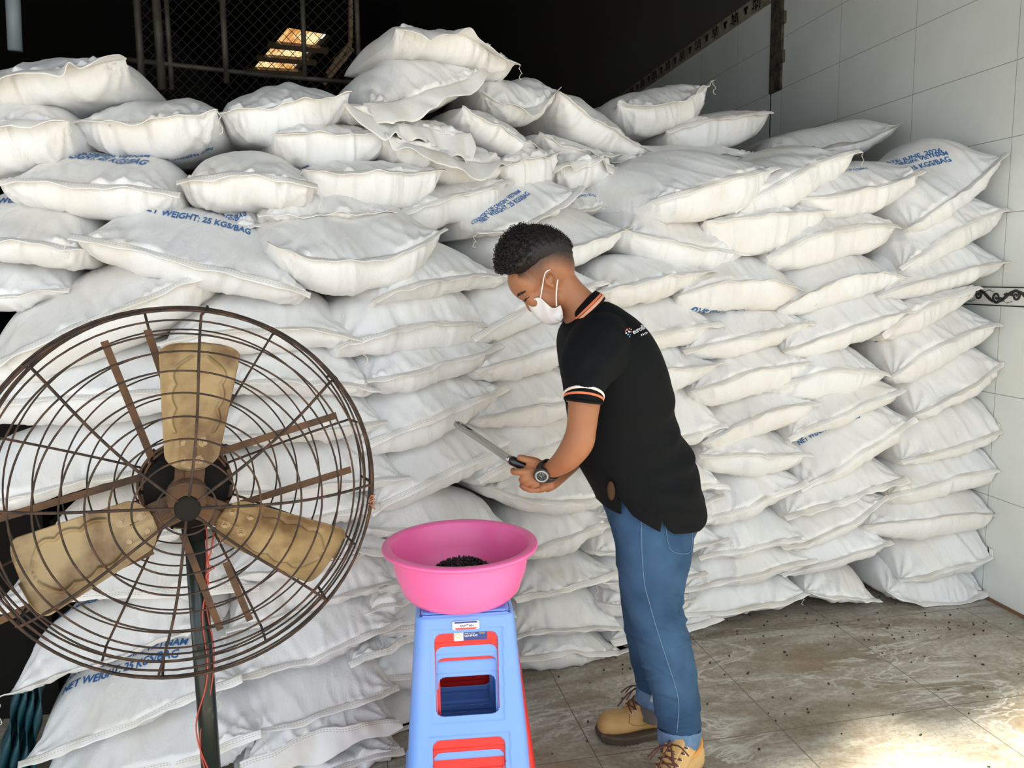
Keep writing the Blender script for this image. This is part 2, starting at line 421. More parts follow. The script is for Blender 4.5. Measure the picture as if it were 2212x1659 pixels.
a_('A8', (1905,722), (2003,652), (2117,618), 22, 52, 'white'+wa+'eighth up, hiding the end of the border', GA)
a_('A9', (1902,636), (2027,591), (2179,563), 62, 45, 'white'+wa+'ninth up, just above the border', GA)
a_('A10', (1944,577), (2056,495), (2171,448), 55, 54, 'white'+wa+'tenth up, tilted steeply', GA)
a_('A11', (1960,490), (2081,401), (2171,330), 80, 44, 'white sack on top of the stack by the tiled wall, with blue printing', GA, Rt=.3,
   prints=[(NW, (1880,424), (2056,347), 't'), (CO, (1862,412), (2050,337), 't'), (ED, (1856,400), (2036,328), 't')])
a_('A12', (1668,325), (1800,322), (1945,268), 52, 28, 'crumpled white sack at the back beside the tiled wall, open end up', GT, dy=.62, hem=.05, wave=.015, ang=25)
# stack B
a_('B1', (1737,1277), (1817,1284), (1898,1294), 60, 12, 'white'+wb_+'bottom one on the floor', GB)
a_('B2', (1687,1238), (1810,1198), (1922,1167), 58, 28, 'white'+wb_+'second up', GB)
a_('B3', (1687,1180), (1810,1131), (1913,1068), 55, 28, 'white'+wb_+'third up, creased and tilted', GB)
a_('B4', (1692,1113), (1821,1068), (1956,1027), 60, 16, 'flat white'+wb_+'fourth up, with a loose hem', GB, hem=.035, wave=.008)
a_('B5', (1730,1055), (1857,968), (1976,900), 84, 38, 'white'+wb_+'with blue net weight printing', GB, Rt=.3, prints=[(NW, (1729,963), (1858,900), 't'), (CO, (1718,950), (1850,886), 't')])
a_('B6', (1701,945), (1821,882), (1950,838), 55, 34, 'white'+wb_+'lying right over the printed one', GB)
a_('B7', (1672,832), (1810,793), (1918,806), 52, 62, 'white'+wb_+'seventh up, with an arched seam', GB)
a_('B8', (1689,757), (1839,701), (1987,661), 62, 44, 'white'+wb_+'eighth up, its seam sloping up right', GB)
a_('B9', (1683,667), (1839,594), (1958,600), 52, 56, 'white'+wb_+'ninth up, level with the wall border', GB)
a_('B10', (1654,554), (1806,490), (1940,487), 38, 74, 'white'+wb_+'tenth up', GB)
a_('B11', (1728,425), (1857,407), (1994,365), 44, 60, 'white'+wb_+'topmost, with an upturned right ear', GB, prints=[(NW, (1790,372), (1875,366), 't')])
# stack C
a_('C1', (1470,1322), (1611,1305), (1746,1276), 62, 26, 'white'+wc+'bottom one on the floor', GC, hem=.03)
a_('C2', (1472,1272), (1615,1233), (1759,1204), 58, 29, 'white'+wc+'second up', GC)
a_('C3', (1510,1203), (1643,1168), (1754,1157), 62, 24, 'white'+wc+'third up', GC)
a_('C4', (1498,1125), (1629,1076), (1741,1034), 58, 37, 'white'+wc+'fourth up, its hem puckered', GC, wave=.008)
a_('C5', (1510,981), (1614,976), (1750,978), 48, 52, 'white'+wc+'fifth up, with a level seam', GC)
a_('C6', (1515,956), (1647,887), (1766,867), 50, 56, 'white'+wc+'sixth up', GC)
a_('C7', (1493,846), (1629,795), (1761,781), 50, 60, 'white'+wc+'seventh up, its left corner hanging', GC)
a_('C8', (1477,757), (1629,716), (1757,694), 52, 44, 'white'+wc+'eighth up, with a square right hem', GC)
a_('C9', (1466,640), (1600,603), (1754,638), 50, 62, 'white'+wc+'ninth up, domed in the middle', GC, prints=[(NW, (1665,668), (1500,664), 'b')])
a_('C10', (1520,477), (1658,461), (1792,452), 28, 88, 'white'+wc+'tenth up, sagging deep', GC)
a_('C11', (1582,452), (1730,362), (1851,322), 44, 70, 'white sack leaning up right between two others near the top right', GC, Rt=.3)
a_('D11', (1409,432), (1520,392), (1676,358), 52, 82, 'fat white sack lying over the right side, its body rounded at left', GC, Rt=.35, yaw=20, fb=.06)
# stack D behind the man and N left of him
wd = ' sack behind the man, '
a_('D9', (1290,628), (1410,598), (1537,583), 44, 57, 'white'+wd+'level with his neck', GD)
a_('D8', (1275,742), (1420,712), (1557,694), 60, 50, 'white'+wd+'level with his shoulder blade', GD)
a_('D7', (1280,818), (1440,795), (1562,781), 50, 56, 'white'+wd+'level with his upper arm', GD)
a_('D6', (1290,940), (1450,936), (1568,913), 86, 33, 'white'+wd+'with a dirty mark on top', GD)
a_('D5', (1300,1052), (1440,1040), (1571,1047), 70, 22, 'white'+wd+'level with his lower back', GD)
a_('D4', (1290,1110), (1440,1098), (1560,1066), 45, 44, 'white'+wd+'level with his hips', GD)
a_('D3', (1278,1188), (1420,1185), (1570,1160), 65, 25, 'white'+wd+'level with his back pocket', GD, hem=.03)
a_('D2', (1290,1250), (1400,1250), (1520,1232), 52, 30, 'white'+wd+'level with his knees', GD)
a_('D1', (1298,1300), (1400,1300), (1500,1290), 45, 40, 'white'+wd+'second from the floor', GD)
a_('D0', (1318,1382), (1440,1352), (1557,1329), 55, 25, 'white'+wd+'lying on the floor', GD, hem=.035)
wn = ' sack in the stack left of the man, '
a_('N9', (1022,728), (1150,650), (1310,606), 60, 56, 'white'+wn+'level with his eyes', GN)
a_('N8', (1030,800), (1150,757), (1290,735), 58, 52, 'white'+wn+'level with his chin', GN)
a_('N7', (1038,902), (1150,872), (1300,850), 66, 46, 'white'+wn+'level with his sleeve', GN)
a_('N6', (1034,1035), (1150,966), (1300,925), 66, 52, 'white'+wn+'right behind his hand', GN)
a_('N5', (1062,1048), (1170,1076), (1340,1060), 60, 34, 'white'+wn+'just below his hand, left end rounded', GN)
a_('N4', (1108,1196), (1230,1148), (1332,1118), 62, 46, 'white'+wn+'right above the basin rim', GN)
a_('N3', (1112,1290), (1224,1258), (1335,1232), 55, 24, 'white'+wn+'level with the basin', GN)
a_('N2', (1105,1375), (1240,1348), (1358,1359), 72, 20, 'white'+wn+'second from the floor', GN)
a_('N1', (1120,1420), (1240,1399), (1356,1410), 50, 45, 'white'+wn+'square-cornered, on the floor', GN, hem=.03)
# stack M
wm = ' sack in the stack between fan and man, '
a_('M8', (728,748), (899,698), (1082,700), 80, 58, 'white'+wm+'topmost under the heap', GM)
a_('M7', (790,820), (930,786), (1083,742), 50, 48, 'white'+wm+'second from its top', GM)
a_('M6', (768,962), (955,882), (1093,832), 66, 64, 'pinkish white sack pierced by the metal sampling probe', GM)
a_('M5', (803,1102), (960,1008), (1147,948), 68, 48, 'white'+wm+'right under the pierced one', GM)
a_('M4', (795,1138), (950,1143), (1118,1150), 100, 30, 'white sack right behind the pink basin, its seam hidden by the rim', GM)
a_('M3', (810,1265), (960,1240), (1115,1230), 75, 40, 'white sack hidden mostly behind the pink basin', GM)
a_('M2', (830,1360), (960,1330), (1110,1320), 70, 40, 'white sack hidden mostly behind the stools, upper', GM)
a_('M1', (800,1462), (960,1440), (1115,1425), 80, 40, 'white sack behind the stools, middle, only its edges showing', GM)
a_('M0', (790,1580), (960,1550), (1090,1500), 80, 60, 'white sack behind the stools, lowest, only its left edge showing', GM, dy=.02)
# big ones at left above the fan
a_('G1', (579,521), (752,562), (962,492), 118, 80, 'big grey-topped white sack, upper centre, corner flap at right', GM, Rt=.36, fb=.05)
a_('G2', (158,506), (400,556), (670,632), 122, 58, 'big white sack printed with net weight, above the fan', GM, Rt=.36, fb=.05,
   prints=[(NW, (300,460), (540,508), 't', 2.0), (CO, (272,448), (548,488), 't', 2.0)])
a_('G3', (808,648), (945,598), (1100,600), 100, 36, 'white sack left of the hair, its corner hanging down', GM, Rt=.32, hem=.035)
a_('G4', (1062,553), (1225,530), (1360,488), 68, 54, 'white sack right behind the hair of the man', GN, Rt=.32, dy=.08)
a_('G5', (1345,492), (1450,520), (1612,545), 60, 54, 'white sack right of the hair, seam sagging to the right', GD, dy=.04)
# third row from the top, left and centre
a_('F1', (852,462), (975,421), (1101,388), 36, 70, 'white sack above the centre, its seam rising right', GT, dy=.25)
a_('F2', (652,366), (808,372), (958,366), 36, 84, 'white sack between two printed ones left of centre', GT, dy=.22)
a_('F3', (557,464), (700,464), (850,455), 60, 10, 'white sack mostly hidden, only its flat top edge showing', GT, dy=.18)
a_('V1', (-15,388), (180,395), (388,415), 92, 66, 'white sack at left with blue printing above its seam', GT, dy=.12, Rt=.34,
   prints=[(NW, (90,350), (311,358), 't', 2.4), (CO, (72,337), (320,341), 't', 2.4)])
a_('V2', (383,390), (530,375), (684,398), 74, 72, 'plump white sack at left, third from the top row', GT, dy=.15, Rt=.34)
a_('W1', (-150,500), (50,518), (192,538), 94, 58, 'white sack at the left edge with net weight printed on top', GQ, dy=.06, Rt=.34, prints=[(NW, (-66,444), (205,458), 't', 2.0)])
a_('W2', (375,492), (480,492), (572,482), 62, 12, 'white sack half hidden showing only its blue printing', GT, dy=.25, prints=[(NW, (325,447), (532,468), 't', 1.8)])
a_('W3', (-160,645), (0,636), (150,622), 62, 30, 'white sack at the left edge, squeezed under the printed one', GQ, dy=.1)
# top rows left
a_('U1', (-180,185), (60,165), (272,128), 70, 62, 'topmost white sack at the left edge with a folded open end', GT, dy=.22, hem=.09, wave=.014, ang=-5, Rt=.3, mess=1.5, tail=1)
a_('U2', (-150,300), (0,270), (150,262), 70, 95, 'slumped white sack at the left edge below the topmost', GT, dy=.16, hem=.06, wave=.015, mess=1.5)
a_('U3', (128,258), (310,262), (468,236), 72, 74, 'creased white sack under a hanging thread at upper left', GT, dy=.28, Rt=.32, mess=1.4,
   prints=[(NW, (459,316), (280,334), 'b', 1.6)])
a_('U4', (474,242), (610,229), (756,200), 70, 72, 'smooth white sack below the roof light', GT, dy=.36, Rt=.34)
a_('U5', (588,290), (712,290), (838,294), 40, 68, 'flat-topped white sack right under the smooth one', GT, dy=.34, prints=[(NW, (800,346), (662,357), 'b', 1.6)])
# the heap
a_('E6', (855,62), (975,82), (1110,140), 52, 46, 'uppermost white sack of the whole pile, open end pointing right', GT, dy=.42, hem=.08, wave=.010, ang=-8, mess=1.7, D=.6, tail=1, Rt=.3, yaw=-12)
a_('E7', (785,222), (905,205), (1040,150), 96, 30, 'bulging white sack under the uppermost one, open end folded', GT, dy=.38, hem=.09, wave=.02, ang=-30, mess=1.6, D=.6, Rt=.3, yaw=-12)
a_('E8', (740,222), (855,268), (1015,288), 40, 18, 'empty ruffled end of a white sack under the heap', GT, dy=.34, hem=.09, wave=.024, ang=-35, mess=1.6, yaw=-10)
a_('E9', (1000,228), (1080,280), (1172,322), 42, 40, 'white sack sliding down right below the heap', GT, dy=.32, hem=.02, yaw=-10)
a_('E10', (834,284), (955,338), (1097,352), 52, 52, 'white sack with a long loose flap below the ruffled one', GT, dy=.28, hem=.08, wave=.02, ang=-30, mess=1.5, yaw=-10)
a_('E12', (1070,358), (1150,343), (1208,328), 22, 62, 'white sack with upside-down printing, centre top', GT, dy=.28, prints=[(NW, (1152,398), (1000,428), 'b')], yaw=-10)
a_('E5', (1040,200), (1122,234), (1210,190), 66, 26, 'white sack with a curled open rim right of the heap', GT, dy=.42, hem=.05, wave=.012, ang=10, mess=1.4, yaw=-10)
a_('E4', (1205,198), (1283,265), (1401,327), 74, 42, 'big white sack sliding down to the right, top centre right', GT, dy=.40, Rt=.3)
a_('E13', (1165,285), (1260,328), (1350,330), 32, 22, 'small part of a white sack wedged under the sliding one', GT, dy=.36)
a_('E14', (1192,362), (1262,345), (1337,368), 32, 58, 'white sack with a crumpled puckered end, centre right', GT, dy=.30, mess=1.8, hem=.04, wave=.014)
a_('E15', (1022,500), (1135,478), (1248,402), 92, 14, 'white sack with slanting country of origin printing, centre', GT, dy=.16, Rt=.34, hem=.035,
   prints=[(CO, (1024,486), (1127,416), 't'), (NW, (1042,482), (1146,421), 't')])
a_('E16', (1205,457), (1262,450), (1330,440), 50, 14, 'white sack showing a scrap of printing behind the fat one', GT, dy=.3, prints=[(NW, (1221,428), (1320,406), 't')])
a_('E2', (1335,226), (1430,232), (1536,178), 42, 58, 'white sack with its open end raised to the right, top right', GT, dy=.55, hem=.07, wave=.02, ang=20, mess=1.6, tail=1)
a_('E1', (1440,282), (1539,256), (1667,240), 30, 64, 'white sack with a pointed right ear, top right', GT, dy=.50, Rt=.34)
a_('E3', (1318,350), (1480,338), (1640,332), 36, 26, 'flat white sack under the two at top right', GT, dy=.42, mess=1.5)
# behind the fan
a_('T1', (-90,815), (200,690), (445,585), 140, 78, 'huge white sack at left, its seam rising to the right above the fan', GQ, Rt=.38, fb=.06)
a_('T2', (-110,895), (200,845), (490,852), 94, 62, 'white sack behind the fan, second below the huge one', GQ, Rt=.3)
a_('R9', (338,742), (590,705), (778,732), 76, 54, 'white sack behind the top of the fan guard', GQ, Rt=.3)
a_('R8', (470,832), (650,817), (818,840), 66, 36, 'white sack behind the upper right of the fan guard', GQ)
a_('R7', (460,945), (650,926), (835,908), 78, 30, 'white sack with a stitched hem end behind the right of the fan guard', GQ)
a_('Q6', (-130,1100), (160,1037), (445,985), 140, 28, 'white sack with printing cut off, behind the left of the fan', GQ, prints=[(NW, (48,932), (300,862), 't')])
a_('R6', (440,1072), (670,1042), (883,1028), 78, 36, 'white sack behind the fan hub, pointing right', GQ)
a_('Q5b', (62,1192), (260,1158), (480,1125), 84, 32, 'white sack behind the left blade of the fan', GQ)
a_('R5', (470,1160), (630,1120), (818,1088), 62, 32, 'white sack behind the right blade of the fan', GQ)
a_('Q5', (-30,1310), (250,1270), (560,1262), 84, 26, 'white sack with its hem passing below the left blade', GQ)
a_('R4', (480,1245), (640,1215), (800,1185), 64, 30, 'white sack behind the right blade tip of the fan', GQ)
a_('Q4', (12,1500), (215,1420), (480,1335), 122, 10, 'white sack with a tied left corner, behind the bottom of the fan guard', GQ, dy=-0.05, prints=[(NW, (100,1334), (360,1262), 't'), (CO, (76,1322), (350,1244), 't')], tail=-1, ang=8)
a_('Q3', (42,1645), (280,1546), (520,1455), 138, 20, 'white sack with two full lines of blue printing at lower left', GQ, dy=-0.09, Rt=.36, prints=[(NW, (135,1502), (385,1422), 't'), (CO, (105,1480), (402,1393), 't')], tail=-1)
a_('Q2', (40,1735), (330,1642), (560,1580), 130, 60, 'white sack at the bottom edge left of the fan pole', GQ, dy=-0.13, Rt=.36, mess=1.5)
a_('P6', (640,1200), (745,1184), (865,1180), 48, 24, 'white sack just left of the basin rim', GP)
a_('P4', (490,1362), (720,1280), (868,1252), 92, 26, 'white sack right of the fan pole, level with the basin', GP)
a_('P3b', (785,1320), (850,1292), (920,1278), 36, 30, 'white sack corner tucked left of the basin', GP, D=.4, dy=.03)
a_('P3', (478,1468), (680,1403), (865,1335), 80, 26, 'white sack right of the fan pole below the guard rim', GP, dy=-0.05)
a_('P2b', (752,1427), (830,1388), (910,1360), 40, 30, 'white sack corner left of the top stool', GP, D=.4, dy=.03)
a_('P2', (478,1592), (670,1535), (858,1480), 120, 22, 'broad white sack right of the fan pole, third from the bottom', GP, dy=-0.08, Rt=.36)
a_('P1', (520,1650), (690,1568), (864,1556), 72, 24, 'wrinkled white sack with a loose flap by the stool legs', GP, dy=-0.11, hem=.06, wave=.016, ang=-30, mess=1.8)
a_('P0', (500,1705), (690,1650), (868,1612), 62, 40, 'wrinkled white sack at the bottom edge by the stool legs', GP, dy=-0.14, mess=1.8)
for x, k in R:
    if len(x[6].split()) > 16: print('LONG', x[0], x[6])
    sack(*x, **k)
# ------------------------------------------------------------------ the setting
XW = XWALL
def struct(name, me, m, smooth=False):
    o = link(name, me, m, smooth=smooth); o['kind'] = 'structure'; return o

def floor_mat():
    m = bpy.data.materials.new('stone_tile_floor'); m.use_nodes = True; nt = m.node_tree; b = nt.nodes['Principled BSDF']; L = nt.links.new
    tc = N(nt, 'ShaderNodeTexCoord')
    mp = N(nt, 'ShaderNodeMapping'); mp.inputs['Rotation'].default_value = (0, 0, math.radians(47)); mp.inputs['Scale'].default_value = (1, 2.6, 1)
    L(tc.outputs['Object'], mp.inputs[0])
    n1 = N(nt, 'ShaderNodeTexNoise', i_Scale=2.4, i_Detail=9.0, i_Roughness=.68, i_Distortion=.9); L(mp.outputs[0], n1.inputs['Vector'])
    cr = N(nt, 'ShaderNodeValToRGB'); e = cr.color_ramp.elements
    e[0].position = .30; e[0].color = (.205, .165, .115, 1); e[1].position = .75; e[1].color = (.56, .53, .47, 1)
    x = e.new(.45); x.color = (.31, .27, .21, 1); x = e.new(.55); x.color = (.40, .37, .31, 1)
    L(n1.outputs[0], cr.inputs[0])
    # fine speckle
    n4 = N(nt, 'ShaderNodeTexNoise', i_Scale=55.0, i_Detail=5.0, i_Roughness=.7); L(tc.outputs['Object'], n4.inputs['Vector'])
    r4 = N(nt, 'ShaderNodeMapRange'); r4.inputs[1].default_value = .3; r4.inputs[2].default_value = .7; r4.inputs[3].default_value = .72; r4.inputs[4].default_value = 1.22; L(n4.outputs[0], r4.inputs[0])
    v4 = N(nt, 'ShaderNodeVectorMath', operation='SCALE'); L(cr.outputs[0], v4.inputs[0]); L(r4.outputs[0], v4.inputs['Scale'])
    cr = v4
    # pale veins
    n2 = N(nt, 'ShaderNodeTexNoise', i_Scale=2.0, i_Detail=7.0, i_Roughness=.62, i_Distortion=1.6); L(mp.outputs[0], n2.inputs['Vector'])
    a = N(nt, 'ShaderNodeMath', operation='SUBTRACT'); a.inputs[1].default_value = .52; L(n2.outputs[0], a.inputs[0])
    a2 = N(nt, 'ShaderNodeMath', operation='ABSOLUTE'); L(a.outputs[0], a2.inputs[0])
    r2 = N(nt, 'ShaderNodeMapRange'); r2.inputs[1].default_value = 0; r2.inputs[2].default_value = .030; r2.inputs[3].default_value = .8; r2.inputs[4].default_value = 0; L(a2.outputs[0], r2.inputs[0])
    n5 = N(nt, 'ShaderNodeTexNoise', i_Scale=1.7, i_Detail=2.0); L(tc.outputs['Object'], n5.inputs['Vector'])
    r5 = N(nt, 'ShaderNodeMapRange'); r5.inputs[1].default_value = .42; r5.inputs[2].default_value = .6; L(n5.outputs[0], r5.inputs[0])
    m5 = N(nt, 'ShaderNodeMath', operation='MULTIPLY'); L(r2.outputs[0], m5.inputs[0]); L(r5.outputs[0], m5.inputs[1])
    x1 = N(nt, 'ShaderNodeMix', data_type='RGBA'); x1.inputs[7].default_value = (.70, .69, .65, 1); L(m5.outputs[0], x1.inputs[0]); L(cr.outputs[0], x1.inputs[6])
    # dark cracks
    n3 = N(nt, 'ShaderNodeTexNoise', i_Scale=4.5, i_Detail=8.0, i_Roughness=.7, i_Distortion=2.2); L(mp.outputs[0], n3.inputs['Vector'])
    c = N(nt, 'ShaderNodeMath', operation='SUBTRACT'); c.inputs[1].default_value = .5; L(n3.outputs[0], c.inputs[0])
    c2 = N(nt, 'ShaderNodeMath', operation='ABSOLUTE'); L(c.outputs[0], c2.inputs[0])
    r3 = N(nt, 'ShaderNodeMapRange'); r3.inputs[1].default_value = 0; r3.inputs[2].default_value = .010; r3.inputs[3].default_value = .75; r3.inputs[4].default_value = 0; L(c2.outputs[0], r3.inputs[0])
    x2 = N(nt, 'ShaderNodeMix', data_type='RGBA'); x2.inputs[7].default_value = (.12, .095, .065, 1); L(r3.outputs[0], x2.inputs[0]); L(x1.outputs[2], x2.inputs[6])
    # rusty brown patches
    n6 = N(nt, 'ShaderNodeTexNoise', i_Scale=1.9, i_Detail=4.0); mp6 = N(nt, 'ShaderNodeMapping'); mp6.inputs['Location'].default_value = (3.3, 1.2, 0); L(tc.outputs['Object'], mp6.inputs[0]); L(mp6.outputs[0], n6.inputs['Vector'])
    r6 = N(nt, 'ShaderNodeMapRange'); r6.inputs[1].default_value = .56; r6.inputs[2].default_value = .75; r6.inputs[4].default_value = .6; L(n6.outputs[0], r6.inputs[0])
    x3 = N(nt, 'ShaderNodeMix', data_type='RGBA'); x3.inputs[7].default_value = (.22, .13, .06, 1); L(r6.outputs[0], x3.inputs[0]); L(x2.outputs[2], x3.inputs[6])
    # joints
    mj = N(nt, 'ShaderNodeMapping'); mj.inputs['Rotation'].default_value = (0, 0, math.radians(-2.2)); mj.inputs['Location'].default_value = (-1.37, -2.25, 0)
    L(tc.outputs['Object'], mj.inputs[0]); sp = N(nt, 'ShaderNodeSeparateXYZ'); L(mj.outputs[0], sp.inputs[0]); prev = None
    for i, per in ((0, .64), (1, .685)):
        p = N(nt, 'ShaderNodeMath', operation='PINGPONG'); p.inputs[1].default_value = per/2; L(sp.outputs[i], p.inputs[0])
        l = N(nt, 'ShaderNodeMath', operation='LESS_THAN'); l.inputs[1].default_value = .0018; L(p.outputs[0], l.inputs[0])
        if prev is None: prev = l
        else:
            mm = N(nt, 'ShaderNodeMath', operation='MAXIMUM'); L(prev.outputs[0], mm.inputs[0]); L(l.outputs[0], mm.inputs[1]); prev = mm
    x4 = N(nt, 'ShaderNodeMix', data_type='RGBA'); x4.inputs[7].default_value = (.13, .105, .08, 1); L(prev.outputs[0], x4.inputs[0]); L(x3.outputs[2], x4.inputs[6])
    L(x4.outputs[2], b.inputs['Base Color']); b.inputs['Roughness'].default_value = .55; b.inputs['Specular IOR Level'].default_value = .35
    bp = N(nt, 'ShaderNodeBump', i_Strength=.35, i_Distance=.004); L(n1.outputs[0], bp.inputs['Height']); L(bp.outputs[0], b.inputs['Normal'])
    return m

def tile_mat():
    m = bpy.data.materials.new('white_wall_tiles'); m.use_nodes = True; nt = m.node_tree; b = nt.nodes['Principled BSDF']; L = nt.links.new
    tc = N(nt, 'ShaderNodeTexCoord'); sp = N(nt, 'ShaderNodeSeparateXYZ'); L(tc.outputs['Object'], sp.inputs[0])
    # vertical joints every .67 m from y = 3.14
    a = N(nt, 'ShaderNodeMath', operation='SUBTRACT'); a.inputs[1].default_value = 3.14; L(sp.outputs[1], a.inputs[0])
    p = N(nt, 'ShaderNodeMath', operation='PINGPONG'); p.inputs[1].default_value = .335; L(a.outputs[0], p.inputs[0])
    prev = N(nt, 'ShaderNodeMath', operation='LESS_THAN'); prev.inputs[1].default_value = .0014; L(p.outputs[0], prev.inputs[0])
    for z in (3.0, 2.68, 2.36, 2.045, 1.73, .94, .475, 3.32):
        s = N(nt, 'ShaderNodeMath', operation='SUBTRACT'); s.inputs[1].default_value = z; L(sp.outputs[2], s.inputs[0])
        c = N(nt, 'ShaderNodeMath', operation='ABSOLUTE'); L(s.outputs[0], c.inputs[0])
        l = N(nt, 'ShaderNodeMath', operation='LESS_THAN'); l.inputs[1].default_value = .0015; L(c.outputs[0], l.inputs[0])
        mm = N(nt, 'ShaderNodeMath', operation='MAXIMUM'); L(prev.outputs[0], mm.inputs[0]); L(l.outputs[0], mm.inputs[1]); prev = mm
    n1 = N(nt, 'ShaderNodeTexNoise', i_Scale=1.6, i_Detail=6.0, i_Roughness=.6); L(tc.outputs['Object'], n1.inputs['Vector'])
    r1 = N(nt, 'ShaderNodeMapRange'); r1.inputs[1].default_value = .35; r1.inputs[2].default_value = .75; L(n1.outputs[0], r1.inputs[0])
    x1 = N(nt, 'ShaderNodeMix', data_type='RGBA'); x1.inputs[6].default_value = (.84, .87, .84, 1); x1.inputs[7].default_value = (.72, .745, .70, 1); L(r1.outputs[0], x1.inputs[0])
    n2 = N(nt, 'ShaderNodeTexNoise', i_Scale=9.0, i_Detail=8.0, i_Roughness=.75); L(tc.outputs['Object'], n2.inputs['Vector'])
    r2 = N(nt, 'ShaderNodeMapRange'); r2.inputs[1].default_value = .66; r2.inputs[2].default_value = .76; r2.inputs[4].default_value = .55; L(n2.outputs[0], r2.inputs[0])
    x2 = N(nt, 'ShaderNodeMix', data_type='RGBA'); x2.inputs[7].default_value = (.36, .34, .28, 1); L(r2.outputs[0], x2.inputs[0]); L(x1.outputs[2], x2.inputs[6])
    x3 = N(nt, 'ShaderNodeMix', data_type='RGBA'); x3.inputs[7].default_value = (.30, .29, .25, 1); L(prev.outputs[0], x3.inputs[0]); L(x2.outputs[2], x3.inputs[6])
    L(x3.outputs[2], b.inputs['Base Color']); b.inputs['Roughness'].default_value = .32; b.inputs['Specular IOR Level'].default_value = .3
    return m
M_FLOOR = floor_mat(); M_TILE = tile_mat()
M_DARK = mat('shade_black_wall', (.010, .009, .008), .9, spec=.1, bump=(6, .4, .02))  # near-black colour puts the deep interior's shade into the walls
M_ROOF = mat('dark_roof_sheet', (.009, .008, .007), .8, spec=.1)  # interior darkness put into the roof colour as well
M_PALE = mat('grey_sun_blocker', (.10, .10, .10), .8)
M_STEEL = mat('dull_steel', (.10, .095, .085), .6, metal=.3)
M_CONC = mat('rough_concrete', (.10, .085, .06), .9, noise=(14, (.03, .025, .02), .4, .65), bump=(18, .9, .02))
# floor slab: tiled inside, running out to the sunlit ground outside
struct('floor', mesh([(-14, -16, 0), (12, -16, 0), (12, 16, 0), (-14, 16, 0)], [(0, 1, 2, 3)]), M_FLOOR)
struct('floor_added_bounce', mesh([(-14, -16, .004), (12, -16, .004), (12, -1.2, .004), (-14, -1.2, .004)], [(0, 1, 2, 3)]), mat('pale_bounce_ground', (.44, .42, .39), .85, noise=(2, (.36, .34, .31), .4, .7)))  # unseen pale ground added to bounce sunlight onto the sacks
b = MB(); b.box((-1.62, 2.92, .52), (1.0, .06, 1.04)); struct('wall_dark_gap_fill', b.me(), M_DARK)  # added dark box, stands in for the black shade beside the pile
b = MB(); b.box((XW+.06, 2.7, 1.85), (.12, 5.2, 3.7)); b.link('wall_right', M_TILE, smooth=False)['kind'] = 'structure'
b = MB(); b.box((XW+.06, 9.65, 1.635), (.12, 8.7, 3.27)); struct('wall_right_rear', b.me(), M_TILE)
# broken slot between the two lengths of wall
b = MB(); b.box((XW+.055, 5.225, 3.15), (.14, .15, .95))
for i, zz in enumerate(np.linspace(2.72, 3.6, 12)):
    b.box((XW-.004, 5.17+.022*math.sin(i*2.3), zz), (.03, .05+.03*abs(math.sin(i*1.7)), .075))
struct('trim_1', b.me(), M_CONC)
b = MB(); b.box((XW+.06, 5.3, 1.35), (.12, .012, 2.66)); struct('trim_2', b.me(), M_TILE)
# patterned band along the top of the rear wall
b = MB(); b.box((XW+.05, 9.65, 3.32), (.14, 8.7, .10)); tb = struct('trim_3', b.me(), mat('cream_band_tile', (.42, .38, .30), .5, noise=(9, (.2, .17, .12), .4, .7)))
b = MB(); yy = 5.45
rp = random.Random(3)
while yy < 12:
    for k in range(4):
        b.box((XW-.022, yy+.03*k, 3.32+.018*((k % 2)*2-1)), (.003, .012, .05))
        b.box((XW-.022, yy+.03*k+.01, 3.32-.02*((k % 2)*2-1)), (.003, .03, .012))
    b.box((XW-.022, yy+.21, 3.335), (.003, .06, .02)); b.box((XW-.022, yy+.21, 3.31), (.003, .03, .03)); yy += .34
o = b.link('band_pattern', mat('black_glaze', (.015, .012, .01), .4), tb, smooth=False)
# decorative border tile at 1.37 m
M_BORD = mat('border_white', (.78, .79, .75), .35); M_BLK = mat('border_black', (.02, .02, .018), .4)
b = MB(); b.box((XW-.003, 2.7, 1.37), (.006, 5.2, .084)); bt = struct('trim_4', b.me(), M_BORD)
b = MB()
for dz in (.040, -.040): b.box((XW-.0075, 2.7, 1.37+dz), (.003, 5.2, .005))
def scroll(y0, sg):
    # a spiral that unrolls into the next one
    pts = [(y0+sg*(.030-.0)*0 + .026*(1-k/26)*math.cos(k*.42+(0 if sg > 0 else math.pi))*1.0, .004*sg+.026*(1-k/26)*math.sin(k*.42+(0 if sg > 0 else math.pi))) for k in range(25)]
    return pts
for k in range(44):
    y0 = .3+k*.11; sg = 1 if k % 2 else -1
    P = scroll(y0, sg); b.tube([(XW-.007, p[0], 1.37+p[1]) for p in P], [.0075-.0045*i/25 for i in range(25)], 6)
    w = [(XW-.007, y0+.11*t, 1.37+.026*sg*math.cos(math.pi*t)) for t in np.linspace(0, 1, 12)]
    b.tube(w, [.003+.0045*math.sin(math.pi*i/11) for i in range(12)], 6)
    if k % 2: 
        for dz in (-1, 0, 1): b.tube([(XW-.007, y0+.055, 1.37-.004), (XW-.007, y0+.055+.012*dz, 1.37+.018-.006*abs(dz))], [.002, .0045], 5)
    for q in range(7): b.disc((XW-.006, y0+.022+.009*q*.9, 1.37-sg*(.027-.004*abs(q-3)*.6)), (-1, 0, 0), .0022, .002, 6)
b.link('scroll_ornament', M_BLK, bt, smooth=False)
# little brown strip at the foot of the wall
b = MB(); b.box((XW-.004, 2.7, .006), (.012, 5.2, .012)); struct('baseboard_right', b.me(), mat('brown_grout', (.20, .11, .05), .8))
